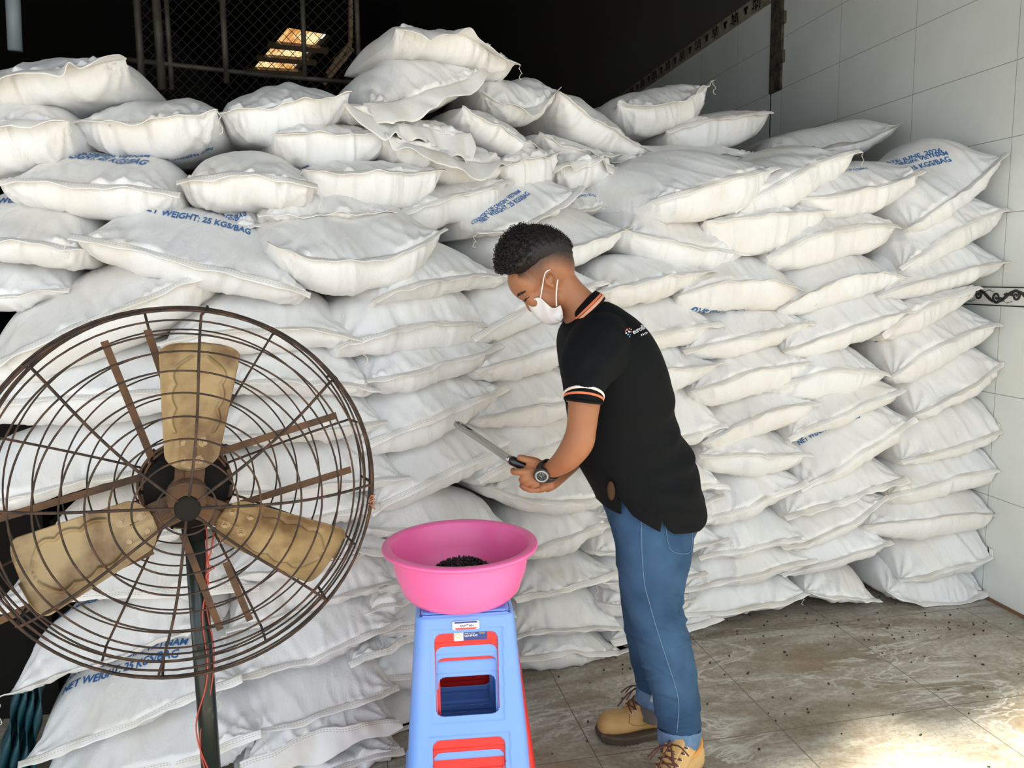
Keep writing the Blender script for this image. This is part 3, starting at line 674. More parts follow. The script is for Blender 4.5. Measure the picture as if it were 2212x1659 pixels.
# back and left walls, roof
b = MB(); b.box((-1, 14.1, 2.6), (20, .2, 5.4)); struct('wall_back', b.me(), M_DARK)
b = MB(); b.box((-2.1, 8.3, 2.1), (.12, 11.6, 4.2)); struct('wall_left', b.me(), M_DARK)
b = MB()
# interior roof at 4.2 m with the opening of the roof light
q = [atZ(622, 60, 4.2), atZ(714, 76, 4.2), atZ(628, 168, 4.2), atZ(535, 163, 4.2)]
fx0, fx1, fy0, fy1 = -12, 10, 4.6, 15.0
vs = []
for zz in (4.2, 4.26): vs += [(fx0, fy0, zz), (fx1, fy0, zz), (fx1, fy1, zz), (fx0, fy1, zz)]+[(float(v[0]), float(v[1]), zz) for v in q]
F_ = [(0, 1, 5, 4), (1, 2, 6, 5), (2, 3, 7, 6), (3, 0, 4, 7)]
fs = F_+[tuple(i+8 for i in f[::-1]) for f in F_]+[(4, 5, 13, 12), (5, 6, 14, 13), (6, 7, 15, 14), (7, 4, 12, 15), (0, 8, 9, 1), (1, 9, 10, 2), (2, 10, 11, 3), (3, 11, 8, 0)]
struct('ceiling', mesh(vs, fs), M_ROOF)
# added unseen canopy: slanting wavy edge shaped so sun reaches the lower right floor
rc = random.Random(5)
edge = []
for i in range(90):
    x = -9+i*.155; yb_ = -.83+.36*(x-.16)+.10*math.sin(x*5.1)+.06*math.sin(x*13.7+1)+rc.uniform(-.04, .04)
    edge.append((x, yb_))
b = MB(); vs = []; 
for x, y in edge: vs += [(x, y, 3.6), (x, 4.65, 3.6), (x, y, 3.64), (x, 4.65, 3.64)]
fs = []
for i in range(len(edge)-1):
    a0, c0 = i*4, i*4+4; fs += [(a0, c0, c0+1, a0+1), (a0+2, a0+3, c0+3, c0+2), (a0, a0+2, c0+2, c0)]
b.add(vs, fs); struct('ceiling_sun_blocker', b.me(), M_PALE)
b = MB(); b.box((-1, 4.62, 3.92), (22, .05, .62)); struct('trim_5', b.me(), M_ROOF)
# roof light: corrugated translucent sheet glowing with daylight, purlins under it
m = mat('glowing_fibre_sheet', (.8, .62, .3), .6)
nt = m.node_tree; bs = nt.nodes['Principled BSDF']; tc = N(nt, 'ShaderNodeTexCoord')
n = N(nt, 'ShaderNodeTexNoise', i_Scale=2.2, i_Detail=5.0); nt.links.new(tc.outputs['Object'], n.inputs['Vector'])
cr = N(nt, 'ShaderNodeValToRGB'); cr.color_ramp.elements[0].position = .38; cr.color_ramp.elements[0].color = (.50, .24, .07, 1); cr.color_ramp.elements[1].position = .56; cr.color_ramp.elements[1].color = (.95, .82, .50, 1)
nt.links.new(n.outputs[0], cr.inputs[0]); nt.links.new(cr.outputs[0], bs.inputs['Emission Color']); bs.inputs['Emission Strength'].default_value = .42
qq = [np.array([v[0], v[1], 0]) for v in q]; cq = sum(qq)/4; qe = [cq+(v-cq)*1.12 for v in qq]
vs = []; nx = 90
for i in range(nx):
    t = i/(nx-1); z = 4.34+.035*math.sin(i*.82)
    vs += [qe[0]*(1-t)+qe[1]*t+[0, 0, z], qe[3]*(1-t)+qe[2]*t+[0, 0, z]]
w1_ = struct('window_1', mesh(vs, [(i*2, i*2+2, i*2+3, i*2+1) for i in range(nx-1)]), m, True); solid(w1_, .004)
b = MB()
for t in (.25, .52, .80):
    a0, a1 = qq[0]*(1-t)+qq[3]*t, qq[1]*(1-t)+qq[2]*t; b.tube([a0+[-.1, 0, 4.17], a1+[.1, 0, 4.17]], .045, 4)
struct('trim_6', b.me(), mat('purlin', (.10, .07, .035), .8))
# chain-link fence on pipes above the pile
YF = 4.3
M_PIPE = mat('grimy_pipe', (.07, .063, .05), .6, metal=.2, noise=(12, (.025, .02, .015), .4, .7)); M_WIRE = mat('dark_wire', (.010, .009, .008), .6)
M_PIPE2 = mat('pale_blue_pipe', (.22, .27, .29), .5)
e = empty('chain_link_fence', tuple(at(500, 100, YF)), 'dark chain-link fence on thin pipes above the pile of sacks', 'fence')
for pa, pb, rr, nm in (((291, -60), (308, 195), .017, 'post'), ((333, -60), (351, 195), .021, 'post'), ((477, -60), (490, 180), .015, 'post'), ((651, -60), (659, 170), .012, 'post'), ((355, -60), (372, 195), .012, 'post'), ((768, -60), (775, 140), .012, 'post'),
                       ((268, 128), (560, 161), .012, 'rail'), ((560, 161), (760, 178), .012, 'rail')):
    MB().tube([at(*pa, YF), at(*pb, YF)], rr, 10).link(nm, M_PIPE, e)
b = MB(); A0, A1 = at(280, -40, YF), at(775, 190, YF); X0, X1, Z0, Z1 = A0[0], A1[0], A1[2]-.1, A0[2]
st = .052; n = int((X1-X0+Z1-Z0)/st)+2
for k in range(n):
    for sg in (1, -1):
        c = (X0-(Z1-Z0)+k*st) if sg > 0 else (X0+k*st)
        ta = max(Z0, Z0+(X0-c) if sg > 0 else Z0+(c-X1)); tb_ = min(Z1, Z0+(X1-c) if sg > 0 else Z0+(c-X0))
        if tb_-ta > .05:
            P = [(c+sg*(t-Z0), YF+.006*math.sin(t*60), t) for t in np.linspace(ta, tb_, 14)]
            b.tube(P, .0016, 4)
b.link('wire_mesh', M_WIRE, e)
b = MB(); b.tube([at(25, -60, 3.7), at(33, 110, 3.7)], .027, 14); tag(b.link('steel_post', M_PIPE2), 'pale blue-grey pipe standing behind the sacks at the top left corner', 'post')
# inner posts and truss, hardly visible in the dark
e = empty('steel_truss', tuple(at(730, 130, 7.5)), 'small rusty steel stair truss in the dark left of the top sacks', 'truss')
YT = 7.5; M_TR = mat('rusty_truss', (.30, .20, .11), .8)
for nm, P in (('hanger', [(757, -60), (757, 92)]), ('stringer', [(700, 182), (762, 105)]), ('rail', [(706, 160), (757, 92)])): MB().tube([at(*p, YT) for p in P], .02, 6).link(nm, M_TR, e)
for x, y, x2, y2 in ((716, 162, 724, 126), (724, 126, 748, 127), (735, 139, 748, 127), (748, 122, 758, 97)): MB().tube([at(x, y, YT), at(x2, y2, YT)], .013, 6).link('strut', M_TR, e)
# teal tarpaulin and dark clutter at the lower left, beside the pile
rs = np.random.RandomState(4); vs = []; nu, nv = 26, 30
for i in range(nu):
    for j in range(nv):
        t, w_ = j/(nv-1), i/(nu-1); p = at(-30+70*t+w_*(95-40*t), 1760-290*t, 2.50+.04*math.sin(i*.9+j*.13)); vs.append((p[0]+.006*math.sin(j*.7+i), p[1], max(p[2], .01)))
o = link('tarpaulin', mesh(vs, grid_faces(nu, nv)), mat('teal_tarpaulin', (.006, .055, .07), .5, bump=(18, .5, .01))); solid(o, .004)
recentre(o, (-1.22, 2.5, .01)); tag(o, 'teal tarpaulin hanging beside the pile at the lower left corner', 'tarpaulin')
# black pellets dropped on the floor
rs = np.random.RandomState(11); b = MB(); cnt = 0
seed_px = [(1935,1305),(1895,1325),(1880,1303),(1743,1326),(1698,1332),(1739,1337),(1764,1340),(1689,1374),(1658,1344),(1555,1342),(1571,1341),(1620,1330),(1527,1375),(1695,1410),(1700,1417),(1534,1433),(1867,1383),(1877,1383),(1885,1372),(1927,1373),(1950,1378),(1855,1340),(1998,1325),(2022,1356),(2050,1346),(2071,1352),(2103,1351),(2183,1349),(2177,1376),(2200,1457),(1969,1432),(2123,1437),(1790,1478),(1843,1500),(1834,1525),(1744,1533),(1708,1510),(1746,1540),(1528,1522),(1696,1543),(1676,1558),(1818,1586),(1989,1589),(2133,1506),(2136,1658),(2093,1542),(1929,1545),(1230,1370),(1265,1435),(1330,1422),(1345,1455),(1345,1447),(1344,1510),(1318,1420),(1345,1437),(1270,1560),(1268,1603),(1193,1629),(1640,1620),(1900,1290)]
pts = [atZ(x, y, 0)[:2] for x, y in seed_px]
for _ in range(70):
    pts.append((rs.uniform(.6, 2.65), 3.05-abs(rs.normal(0, .35))))
for x, y in pts:
    if x < .75 and y > 2.8: continue
    r = rs.uniform(.002, .0034); a = rs.uniform(0, 3.1); h = r*rs.uniform(1.2, 3); d = np.array([math.cos(a), math.sin(a), 0])*h
    b.tube([np.array((x, y, r))-d/2, np.array((x, y, r))+d/2], r, 6)
M_PEL = mat('black_pellets', (.012, .009, .008), .5)
tag(b.link('scattered_pellets', M_PEL), 'small black pellets scattered over the stone tile floor', 'pellets', kind='stuff')
# ------------------------------------------------------------------ the industrial fan
FC = np.array([-.403, 1.765, 1.039]); az, el = .21, -.0166
FN = np.array([math.sin(az)*math.cos(el), -math.cos(az)*math.cos(el), math.sin(el)])
FA = np.cross(FN, [0, 0, 1]); FA /= np.linalg.norm(FA); FA = -FA if FA[0] < 0 else FA
FB = np.cross(FN, FA); FB = -FB if FB[2] < 0 else FB
def fp(r, th, h): return FC+FA*r*math.cos(th)+FB*r*math.sin(th)+FN*h
def fxy(x, y, h=0): 
    p = onpl(x, y, FC+FN*h, FN)-FC-FN*h; return p@FA, p@FB
FR = .40
M_RUST = mat('rusty_wire', (.028, .018, .013), .75, metal=.2, noise=(30, (.11, .055, .032), .45, .75), bump=(90, .4, .001))
M_RUST2 = mat('rusty_flat_bar', (.13, .065, .03), .85, noise=(22, (.06, .035, .022), .4, .7), bump=(60, .5, .001))
M_BLADE = mat('brassy_corroded_blade', (.33, .235, .115), .45, metal=.3, noise=(11, (.13, .072, .028), .42, .64), bump=(40, .3, .002))
M_MOTOR = mat('greasy_black_motor', (.008, .007, .006), .8, spec=.15)
M_POLE = mat('dark_green_pole', (.012, .018, .014), .28, noise=(16, (.09, .085, .06), .66, .74))
M_CAP = mat('dull_grey_cap', (.016, .015, .012), .95, spec=.1, bump=(40, .4, .001))
M_BOLT = mat('rusty_bolt', (.36, .26, .15), .5, metal=.5)
M_RED = mat('red_wire', (.45, .06, .035), .45)
fan = empty('pedestal_fan', (float(FC[0]), float(FC[1])+.2, 0), 'large rusty industrial fan with a wire guard on a dark green pole', 'fan')
def dome(r): return .085*(1-(min(r, FR)/FR)**2.2)
hub = np.array(fxy(405, 1103, .1))       # the hub cap sits a little below the ring centre
def fpt(r, th, h):      # guard coordinates whose centre shifts to the hub towards the middle
    k = (1-(min(r, FR)/FR))*1.0
    return FC+FA*(r*math.cos(th)+hub[0]*k)+FB*(r*math.sin(th)+hub[1]*k)+FN*h
rg = random.Random(8)
def ring(b, r, h, w, n=90, j=.0015):
    p1, p2 = rg.uniform(0, 6), rg.uniform(0, 6)
    b.tube([fpt(r+j*math.sin(2*t+p1)+j*math.sin(3*t+p2), t, h+j*1.5*math.sin(2*t+p2)) for t in np.linspace(0, 2*math.pi, n, endpoint=False)], w, 6, closed=True)
for i, r in enumerate([.055, .100, .143, .187, .232, .277, .318, .352, .378]):
    b = MB(); ring(b, r, dome(r), .0021); b.link('guard_ring', M_RUST, fan)
for h, r in ((.0, .40), (-.018, .405), (-.045, .404), (-.075, .40), (-.10, .395)):
    b = MB(); ring(b, r, h, .0023 if h else .0032); b.link('guard_ring', M_RUST, fan)
for r in (.35, .30, .25, .20, .15, .11):
    b = MB(); ring(b, r, -.10-.06*(1-(r/FR)**2), .0019); b.link('guard_ring', M_RUST, fan)
for a in (80, 35, -3, -45, -100, -145, 175, 133):
    th = math.radians(a); P = [fpt(r, th+.03*math.sin(r*9+a), dome(r)+.002) for r in np.linspace(.02, .39, 16)]+[fpt(.405, th, -.012), fpt(.407, th, -.05), fpt(.398, th, -.10)]
    MB().tube(P, .0032, 6).link('guard_spoke', M_RUST, fan)
for a in (98, 58, 18, -25, -68, -118, -160, 158):
    th = math.radians(a); P = [fpt(r, th, -.10-.06*(1-(r/FR)**2)-.002) for r in np.linspace(.39, .08, 12)]
    MB().tube([fpt(.40, th, -.05)]+P, .0028, 6).link('guard_spoke', M_RUST, fan)
HC0 = FC+FA*hub[0]+FB*hub[1]
b = MB(); b.lathe(HC0+FN*.086, [(0, .006), (.022, .006), (.0255, .003), (.026, -.004), (0, -.004)], 32, ax=(FA, FB, FN)); b.link('guard_cap', M_CAP, fan, smooth=False)
# blades
_bo = fxy(405, 1086, -.010); BC0 = FC+FA*_bo[0]+FB*_bo[1]
def blade(ang, pitch, nm='blade'):
    th = math.radians(ang); rd = FA*math.cos(th)+FB*math.sin(th); tg = -FA*math.sin(th)+FB*math.cos(th)
    cp, sp_ = math.cos(math.radians(pitch)), math.sin(math.radians(pitch)); wv = tg*cp+FN*sp_; nv_ = FN*cp-tg*sp_
    L0, L1 = .072, .345; nu, nv = 120, 60; vs = []
    for i in range(nu):
        t = i/(nu-1); L = L0+(L1-L0)*t
        w = .053+.037*t**1.0
        # rounded ends
        e1 = min(t/.13, 1); e2 = min((1-t)/.12, 1); w *= math.sqrt(1-(1-e1)**2)*.999+.0 if e1 < 1 else 1; w *= (1-(1-e2)**2.6)**(1/2.6) if e2 < 1 else 1
        w = max(w, .001)
        for j in range(nv):
            v = -1+2*j/(nv-1); x = v*w
            z = .006*(v*v) + .010*t*v
            # embossed scalloped outline
            if .30 < t:
                tt = (t-.30)/.60; ws = (.62+.12*abs(math.sin(tt*math.pi*3.2)))*(.053+.037*t)
                if tt < 1:
                    ws *= math.sqrt(max(0, 1-max(0, (tt-.62)/.38)**2)); d = abs(abs(x)-ws); z += .006*math.exp(-(d/.0032)**2)
            z += .0025*(math.exp(-((abs(x)-.030)/.006)**2)+math.exp(-(x/.007)**2))*max(0, 1-t/.34)
            vs.append(BC0-FN*.010+rd*L+wv*x+nv_*z)
    o = link(nm, mesh(vs, grid_faces(nu, nv)), M_BLADE, fan); solid(o, .0016)
    for (L, x) in ((.092, .018), (.092, -.018), (.132, .023), (.132, -.023)):
        c = BC0-FN*.010+rd*L+wv*x; b = MB(); b.disc(c, nv_, .0085, .003, 6); b.disc(c+nv_*.003, nv_, .0045, .0045, 12); b.disc(c-nv_*.0005, nv_, .011, .0018, 18); b.link('bolt', M_BOLT, o, smooth=False)
    b = MB(); Rm = np.stack([rd, wv, nv_], 1); b.box(BC0-FN*.016+rd*.075, (.12, .062, .004), Rm); b.box(BC0-FN*.012+rd*.075, (.09, .02, .006), Rm); b.link('blade_arm', M_RUST2, fan, smooth=False)
    return o
for a, p in ((82, 17), (201.5, 17), (-29, 17)): blade(a, p)
b = MB(); b.lathe(HC0, [(0, .022), (.034, .020), (.040, .012), (.042, -.03), (.030, -.034), (.030, -.06), (0, -.06)], 32, ax=(FA, FB, FN)); b.link('hub', M_RUST2, fan)
b = MB(); b.lathe(HC0, [(0, -.05), (.060, -.05), (.086, -.062), (.090, -.10), (.088, -.20), (.070, -.235), (0, -.24)], 40, ax=(FA, FB, FN))
for k in range(16):
    a = k*math.pi/8; rd = FA*math.cos(a)+FB*math.sin(a); b.box(HC0+rd*.091-FN*.14, (.012, .006, .12), np.stack([rd, np.cross(FN, rd), FN], 1))
b.link('motor', M_MOTOR, fan)
b = MB(); ring(b, .098, -.115, .004); ring(b, .092, -.09, .003); b.link('motor_band', M_RUST2, fan)
# flat straps carrying the guard
HS = -.112
for (p, q) in (((225, 737), (340, 1020)), ((318, 712), (368, 860)), ((727, 897), (470, 978)), ((758, 1014), (520, 1088)), ((-30, 1128), (335, 1022)), ((-10, 1345), (330, 1190)), ((395, 1155), (476, 1360)), ((488, 1215), (540, 1340))):
    a0, a1 = np.array(fxy(*p, HS)), np.array(fxy(*q, HS)); c = (a0+a1)/2; d = a1-a0; L = np.linalg.norm(d); d /= L
    dx = FA*d[0]+FB*d[1]; dy = np.cross(FN, dx); b = MB(); b.box(FC+FN*HS+FA*c[0]+FB*c[1], (L, .0155, .004), np.stack([dx, dy, FN], 1)); b.link('strap', M_RUST2, fan, smooth=False)
# pole
pt = HC0-FN*.15; pb = atZ(462, 1800, 0); pt2 = np.array([pb[0]-.003, pb[1], 0]); ptop = np.array([pt[0]+.008, pt[1], pt[2]-.05])
pfoot = at(456, 1659, pt[1]); dirp = pfoot-ptop; pf = ptop+dirp*(ptop[2]/(ptop[2]-pfoot[2]))
b = MB(); b.tube([ptop, pf+np.array([0, 0, .01])], .0225, 24); b.link('pole', M_POLE, fan)
b = MB(); b.box(ptop+np.array([0, 0, -.01]), (.07, .06, .05)); b.tube([ptop+np.array([0, 0, -.09]), ptop+np.array([0, 0, -.045])], .027, 20); b.link('pole_bracket', M_MOTOR, fan)
b = MB(); b.lathe((pf[0], pf[1], 0), [(0, .03), (.06, .03), (.20, .018), (.205, .0), (0, 0)], 40); b.link('base', M_POLE, fan)
# wires
for k, off in enumerate((.0, .006)):
    P = []
    for i in range(60):
        t = i/59; c = ptop+(pf-ptop)*t
        a = -1.2+.9*math.sin(t*7+k)+.5*math.sin(t*19)
        P.append(c+np.array([math.cos(a+.2), math.sin(a)*.9, 0])*(.0245+off+.004*math.sin(t*23+k*2)))
    MB().tube(P, .0018, 6).link('power_wire', M_RED, fan)
P = [at(x, y, FC[1]+.10) for x, y in ((462, 1150), (455, 1195), (447, 1218), (462, 1228), (449, 1236), (458, 1222), (445, 1245), (452, 1262))]
MB().tube(P, .0022, 6).link('power_wire', M_RED, fan)
for x, y in ((803, 1082), (102, 1302)):
    P = [onpl(x+8*math.sin(i*1.7), y+(i-6)*(2.2 if x > 500 else .4)+5*math.cos(i*2.1), FC-FN*.0, FN) for i in range(14)]
    MB().tube(P, .0018, 5).link('tie_wire', mat('copper_tie', (.33, .12, .06), .6), fan)

# ------------------------------------------------------------------ stools
M_BLUE = mat('blue_plastic', (.17, .34, .82), .38, noise=(5, (.24, .36, .72), .5, .8)); M_REDP = mat('red_plastic', (.66, .02, .018), .33)
SC = at(1003, 1330, 1.93); ZT = float(SC[2]); SCX, SCY = float(SC[0])+.012, 1.93+.125
SYAW = math.radians(-4)
def stool(zt, m, label, Hh=.45, s0=.124, s1=.168, par=None):
    """square stool: shell with two windows in each side"""
    r0 = .030; nS, nZ = 400, 164
    zs = np.linspace(0, 1, nZ)
    wins = [(.045, .258, -.080, .080), (.318, .440, -.092, .092)]     # (from top, to, left, right) in metres
    def side(sidx, q, z):      # q in metres along the side from its middle
        pass
    per = []
    for k in range(4):
        for i in range(nS//4): per.append((k, -1+2*i/(nS/4)))
    vs = []; ok = {}
    prm = []
    for (k, q) in per:
        for z in zs:
            hw = s0+(s1-s0)*z; Q = q*hw; dz = z*Hh
            # move points close to a window outline onto it
            rem = False
            for (za, zb, xa, xb) in wins:
                cx, cz = (xa+xb)/2, (za+zb)/2; hx, hz = (xb-xa)/2, (zb-za)/2; rr = .022
                gx, gz = abs(Q-cx)-(hx-rr), abs(dz-cz)-(hz-rr)
                sd = math.hypot(max(gx, 0), max(gz, 0))+min(max(gx, gz), 0)-rr
                if abs(sd) < .00148:
                    if gx > 0 and gz > 0: nx_, nz_ = gx, gz
                    elif gx > gz: nx_, nz_ = 1, 0
                    else: nx_, nz_ = 0, 1
                    l = math.hypot(nx_, nz_); nx_ *= math.copysign(1, Q-cx)/l; nz_ *= math.copysign(1, dz-cz)/l
                    Q -= sd*nx_; dz -= sd*nz_
                elif sd < 0: rem = True
            prm.append(rem)
            # side frame
            bul = 0
            for (za, zb, xa, xb) in wins:      # shallow recessed frame round the window
                if xa-.012 < Q < xb+.012 and za-.012 < dz < zb+.016: bul = -.0035
            hwz = s0+(s1-s0)*dz/Hh; top = min(dz/.012, 1); 
            out = hwz-.010*(1-math.sqrt(1-(1-top)**2)) if top < 1 else hwz
            out += bul; Qc = Q
            # rounded vertical corners
            ex = abs(Q)-(hwz-r0)
            if ex > 0: 
                a = min(ex/r0, 1)*math.pi/4; out = out-r0+r0*math.cos(a); Qc = math.copysign(hwz-r0+r0*math.sin(a)*1.0+0*ex, Q); 
                Qc = math.copysign(hwz-r0+r0*math.sin(a), Q)
            if dz > Hh-.012: out += .004
            a = [-math.pi/2, 0, math.pi/2, math.pi][k]; n = np.array([math.cos(a), math.sin(a)]); tt = np.array([-n[1], n[0]])
            p = n*out+tt*Qc; vs.append((p[0], p[1], -dz))
    fs = []; tot = len(per)
    for i in range(tot):
        for j in range(nZ-1):
            A = [i*nZ+j, ((i+1) % tot)*nZ+j, ((i+1) % tot)*nZ+j+1, i*nZ+j+1]
            if not any(prm[q] for q in A): fs.append(tuple(A))
    # seat
    base = len(vs); c0 = [i*nZ for i in range(tot)]
    lev = [(1.0, 0), (.97, .0015), (.90, .002), (.30, .0005)]; rows = [c0]
    for (k_, dz) in lev[1:]:
        row = []
        for i in c0: row.append(len(vs)); vs.append((vs[i][0]*k_, vs[i][1]*k_, dz))
        rows.append(row)
    for a_r, b_r in zip(rows[:-1], rows[1:]):
        for i in range(tot): fs.append((a_r[i], a_r[(i+1) % tot], b_r[(i+1) % tot], b_r[i]))
    fs.append(tuple(rows[-1]))
    cs, sn = math.cos(SYAW), math.sin(SYAW)
    V = [(SCX+x*cs-y*sn, SCY+x*sn+y*cs, zt+z) for x, y, z in vs]
    o = link('plastic_stool', mesh(V, fs), m); recentre(o, (SCX, SCY, zt-Hh)); solid(o, .0028, 1)
    tag(o, label, 'stool', 'plastic stools under and behind the basin'); return o
NS = 5; zt = ZT; HS_ = ZT-.122
labs = ['blue plastic stool on top of the stack, carrying the pink basin', 'red plastic stool nested right under the top blue one', 'blue plastic stool nested third from the top of the stack', 'red plastic stool nested fourth from the top of the stack', 'blue plastic stool at the very bottom of the nested stack']
stools = []
drops = (0, .036, .068, .096, .122); print('ZT', ZT)
for i in range(5):
    Hs = HS_; stools.append(stool(zt-drops[i], [M_BLUE, M_REDP][i % 2], labs[i], Hh=Hs, s0=.124, s1=.188 if i == 3 else .168))
# the nested ones sit inside: shrink them a touch and carry on outwards at the foot
for i, o in enumerate(stools[1:], 1):
    k = 1-.022*i; o.scale = (k, k, 1)
stools[3].location.x += .012; stools[3].location.y += .015; stools[3].scale = (.99, .99, 1)
# stand the stack on the floor
def patch(px0, py0, px1, py1, outl, n=14):
    pass
def front_pt(x, dz, off=.004):      # point on the outer front face (x along, dz down from the top)
    hw = .124+.044*dz/.45; cs, sn = math.cos(SYAW), math.sin(SYAW); xx, yy = x, -(hw+off)
    return np.array([SCX+xx*cs-yy*sn, SCY+xx*sn+yy*cs, ZT-dz])
def sticker(par, name, w, h, x, dz, m, rnd=.3, off=.0035):
    b = MB(); n = 28; P = []
    for k in range(n):
        a = 2*math.pi*k/n; ex = 2/ (2+rnd*8); c, s_ = math.cos(a), math.sin(a)
        P.append((x+w/2*math.copysign(abs(c)**ex, c), dz+h/2*math.copysign(abs(s_)**ex, s_)))
    vs = [front_pt(*p, off) for p in P]; b.add(vs, [tuple(range(n))[::-1]]); return b.link(name, m, par, smooth=False)
def stext(par, txt, x, dz, w, m, off, dzs=0):
    V, F = text_mesh(txt, bold=.02); k = w/(V[:, 0].max()-V[:, 0].min()); V = (V-[V[:, 0].min(), 0])*k
    return link('lettering', mesh([front_pt(x+a, dz-b_, off) for a, b_ in V], F), m, par, smooth=False)
M_W = mat('sticker_white', (.8, .78, .74), .4); M_N = mat('sticker_navy', (.02, .045, .22), .4); M_R2 = mat('sticker_red', (.7, .06, .04), .4); M_Y = mat('sticker_yellow', (.65, .45, .05), .4)
top = stools[0]
s1_ = sticker(top, 'oval_sticker', .068, .022, 0, .0235, M_W, .9)
b = MB(); b.add([front_pt(x, .0235+dz, .0040) for x, dz in ((-.027, -.010), (.027, -.010), (.030, -.0055), (-.030, -.0055))], [(0, 3, 2, 1)]); b.link('sticker_band', M_N, s1_, smooth=False)
b = MB(); b.add([front_pt(x, .0235+dz, .0040) for x, dz in ((-.029, .006), (.029, .006), (.024, .0105), (-.024, .0105))], [(0, 3, 2, 1)]); b.link('sticker_band', M_R2, s1_, smooth=False)
stext(s1_, 'DUYTAN', -.014, .0272, .033, M_N, .0046)
b = MB(); b.add([front_pt(x, dz, .0044) for x, dz in ((.023, .0215), (.0245, .026), (.028, .0205), (.0248, .0235))], [(0, 1, 2, 3)]); b.link('sticker_tick', M_Y, s1_, smooth=False)
# second label on the red stool, seen through the window
s2_ = sticker(stools[1], 'paper_label', .024, .022, -.0185, .0555, M_W, 3.0, -.006)
b = MB(); c = front_pt(-.020, .053, -.0055); b.lathe(c, [(.006, .0), (.006, .0006), (.0045, .0006), (.0045, 0)], 20, ax=(np.array([1., 0, 0]), np.array([0, 0, 1.]), np.array([0, -1., 0]))); b.link('label_emblem', M_Y, s2_, smooth=False)
s3_ = sticker(stools[1], 'paper_label', .060, .021, .0230, .0555, M_N, 3.0, -.006)
stext(s3_, 'QUI PHÚC', -.004, .0565, .033, M_W, -.0052)
stext(s3_, 'CÔNG TY TNHH', -.004, .0495, .026, M_W, -.0052); stext(s3_, 'NHỰA', .034, .0505, .014, M_Y, -.0052)

# ------------------------------------------------------------------ basin with pellets
M_PINK = mat('pink_plastic', (.92, .15, .40), .36, spec=.45, noise=(3, (.88, .17, .40), .45, .8)); 
BC = at(996, 1322, 1.95+.13); BCX, BCY = float(at(994, 1180, 2.055)[0]), 2.055
ZB = ZT+.003
prof_o = [(.0, .0), (.118, .0), (.138, .006), (.155, .025), (.172, .075), (.181, .125), (.184, .138), (.199, .140), (.204, .137), (.205, .141), (.203, .146), (.192, .1475), (.183, .147), (.1785, .140), (.169, .078), (.152, .030), (.136, .0105), (.118, .006), (0, .006)]
b = MB(); b.lathe((BCX, BCY, ZB), prof_o, 96); o = b.link('wash_basin', M_PINK); recentre(o, (BCX, BCY, ZB)); tag(o, 'round pink plastic basin on top of the stacked stools', 'basin')
rs = np.random.RandomState(2); b = MB()
for k in range(2200):
    r = .115*math.sqrt(rs.uniform()); a = rs.uniform(0, 2*math.pi); hmax = .088*(1-(r/.125)**2.6); z = ZB+.008+hmax*rs.uniform(.75, 1) ; 
    d = rs.normal(size=3); d /= np.linalg.norm(d); L = rs.uniform(.002, .0045); c = np.array([BCX+.005+r*math.cos(a), BCY+r*math.sin(a), z+.002])
    b.tube([c-d*L/2*1.6, c+d*L/2*1.6], .0022, 5)
b.lathe((BCX+.005, BCY, ZB+.0065), [(.118, 0), (.10, .030), (.075, .058), (.04, .076), (.0, .082)], 40)
o = b.link('pellet_heap', M_PEL); recentre(o, (BCX, BCY, ZB)); tag(o, 'heap of small black pellets in the pink basin', 'pellets', kind='stuff')
# ------------------------------------------------------------------ the man
YP = 2.23
def mpp(x, y, Y): return float(np.linalg.norm(at(x+1, y, Y)-at(x, y, Y)))
def cat(P, sub):
    P = np.array(P, float); k = len(P); out = []
    for i in range(k-1):
        a, b, c, d = P[max(i-1, 0)], P[i], P[i+1], P[min(i+2, k-1)]
        for j in range(sub):
            t = j/sub; out.append(.5*((2*b)+(-a+c)*t+(2*a-5*b+4*c-d)*t*t+(-a+3*b-3*c+d)*t**3))
    out.append(P[-1]); return np.array(out)
def loftpx(secs, n=28, sub=5, cap=True, ex=2.0, tilt=None):
    """secs: (px, py, Y, half width px in the picture plane, half depth m). Rings run perpendicular to the path."""
    S5 = cat([list(at(a, b, Y))+[hw*mpp(a, b, Y), hd] for a, b, Y, hw, hd in secs], sub)
    C = S5[:, :3]; k = len(C); vs = []
    for i in range(k):
        t = C[min(i+1, k-1)]-C[max(i-1, 0)]; t /= np.linalg.norm(t)
        a = np.cross(t, [0, 1, 0]); a /= np.linalg.norm(a); b = np.cross(a, t)
        if b[1] > 0: b = -b
        for j in range(n):
            q = 2*math.pi*j/n; c, s = math.cos(q), math.sin(q)
            c = math.copysign(abs(c)**(2/ex), c); s = math.copysign(abs(s)**(2/ex), s)
            vs.append(C[i]+a*S5[i, 3]*c+b*S5[i, 4]*s)
    fs = [(i*n+j, i*n+(j+1) % n, (i+1)*n+(j+1) % n, (i+1)*n+j) for i in range(k-1) for j in range(n)]
    if cap: fs += [tuple(range(n))[::-1], tuple((k-1)*n+j for j in range(n))]
    return vs, fs
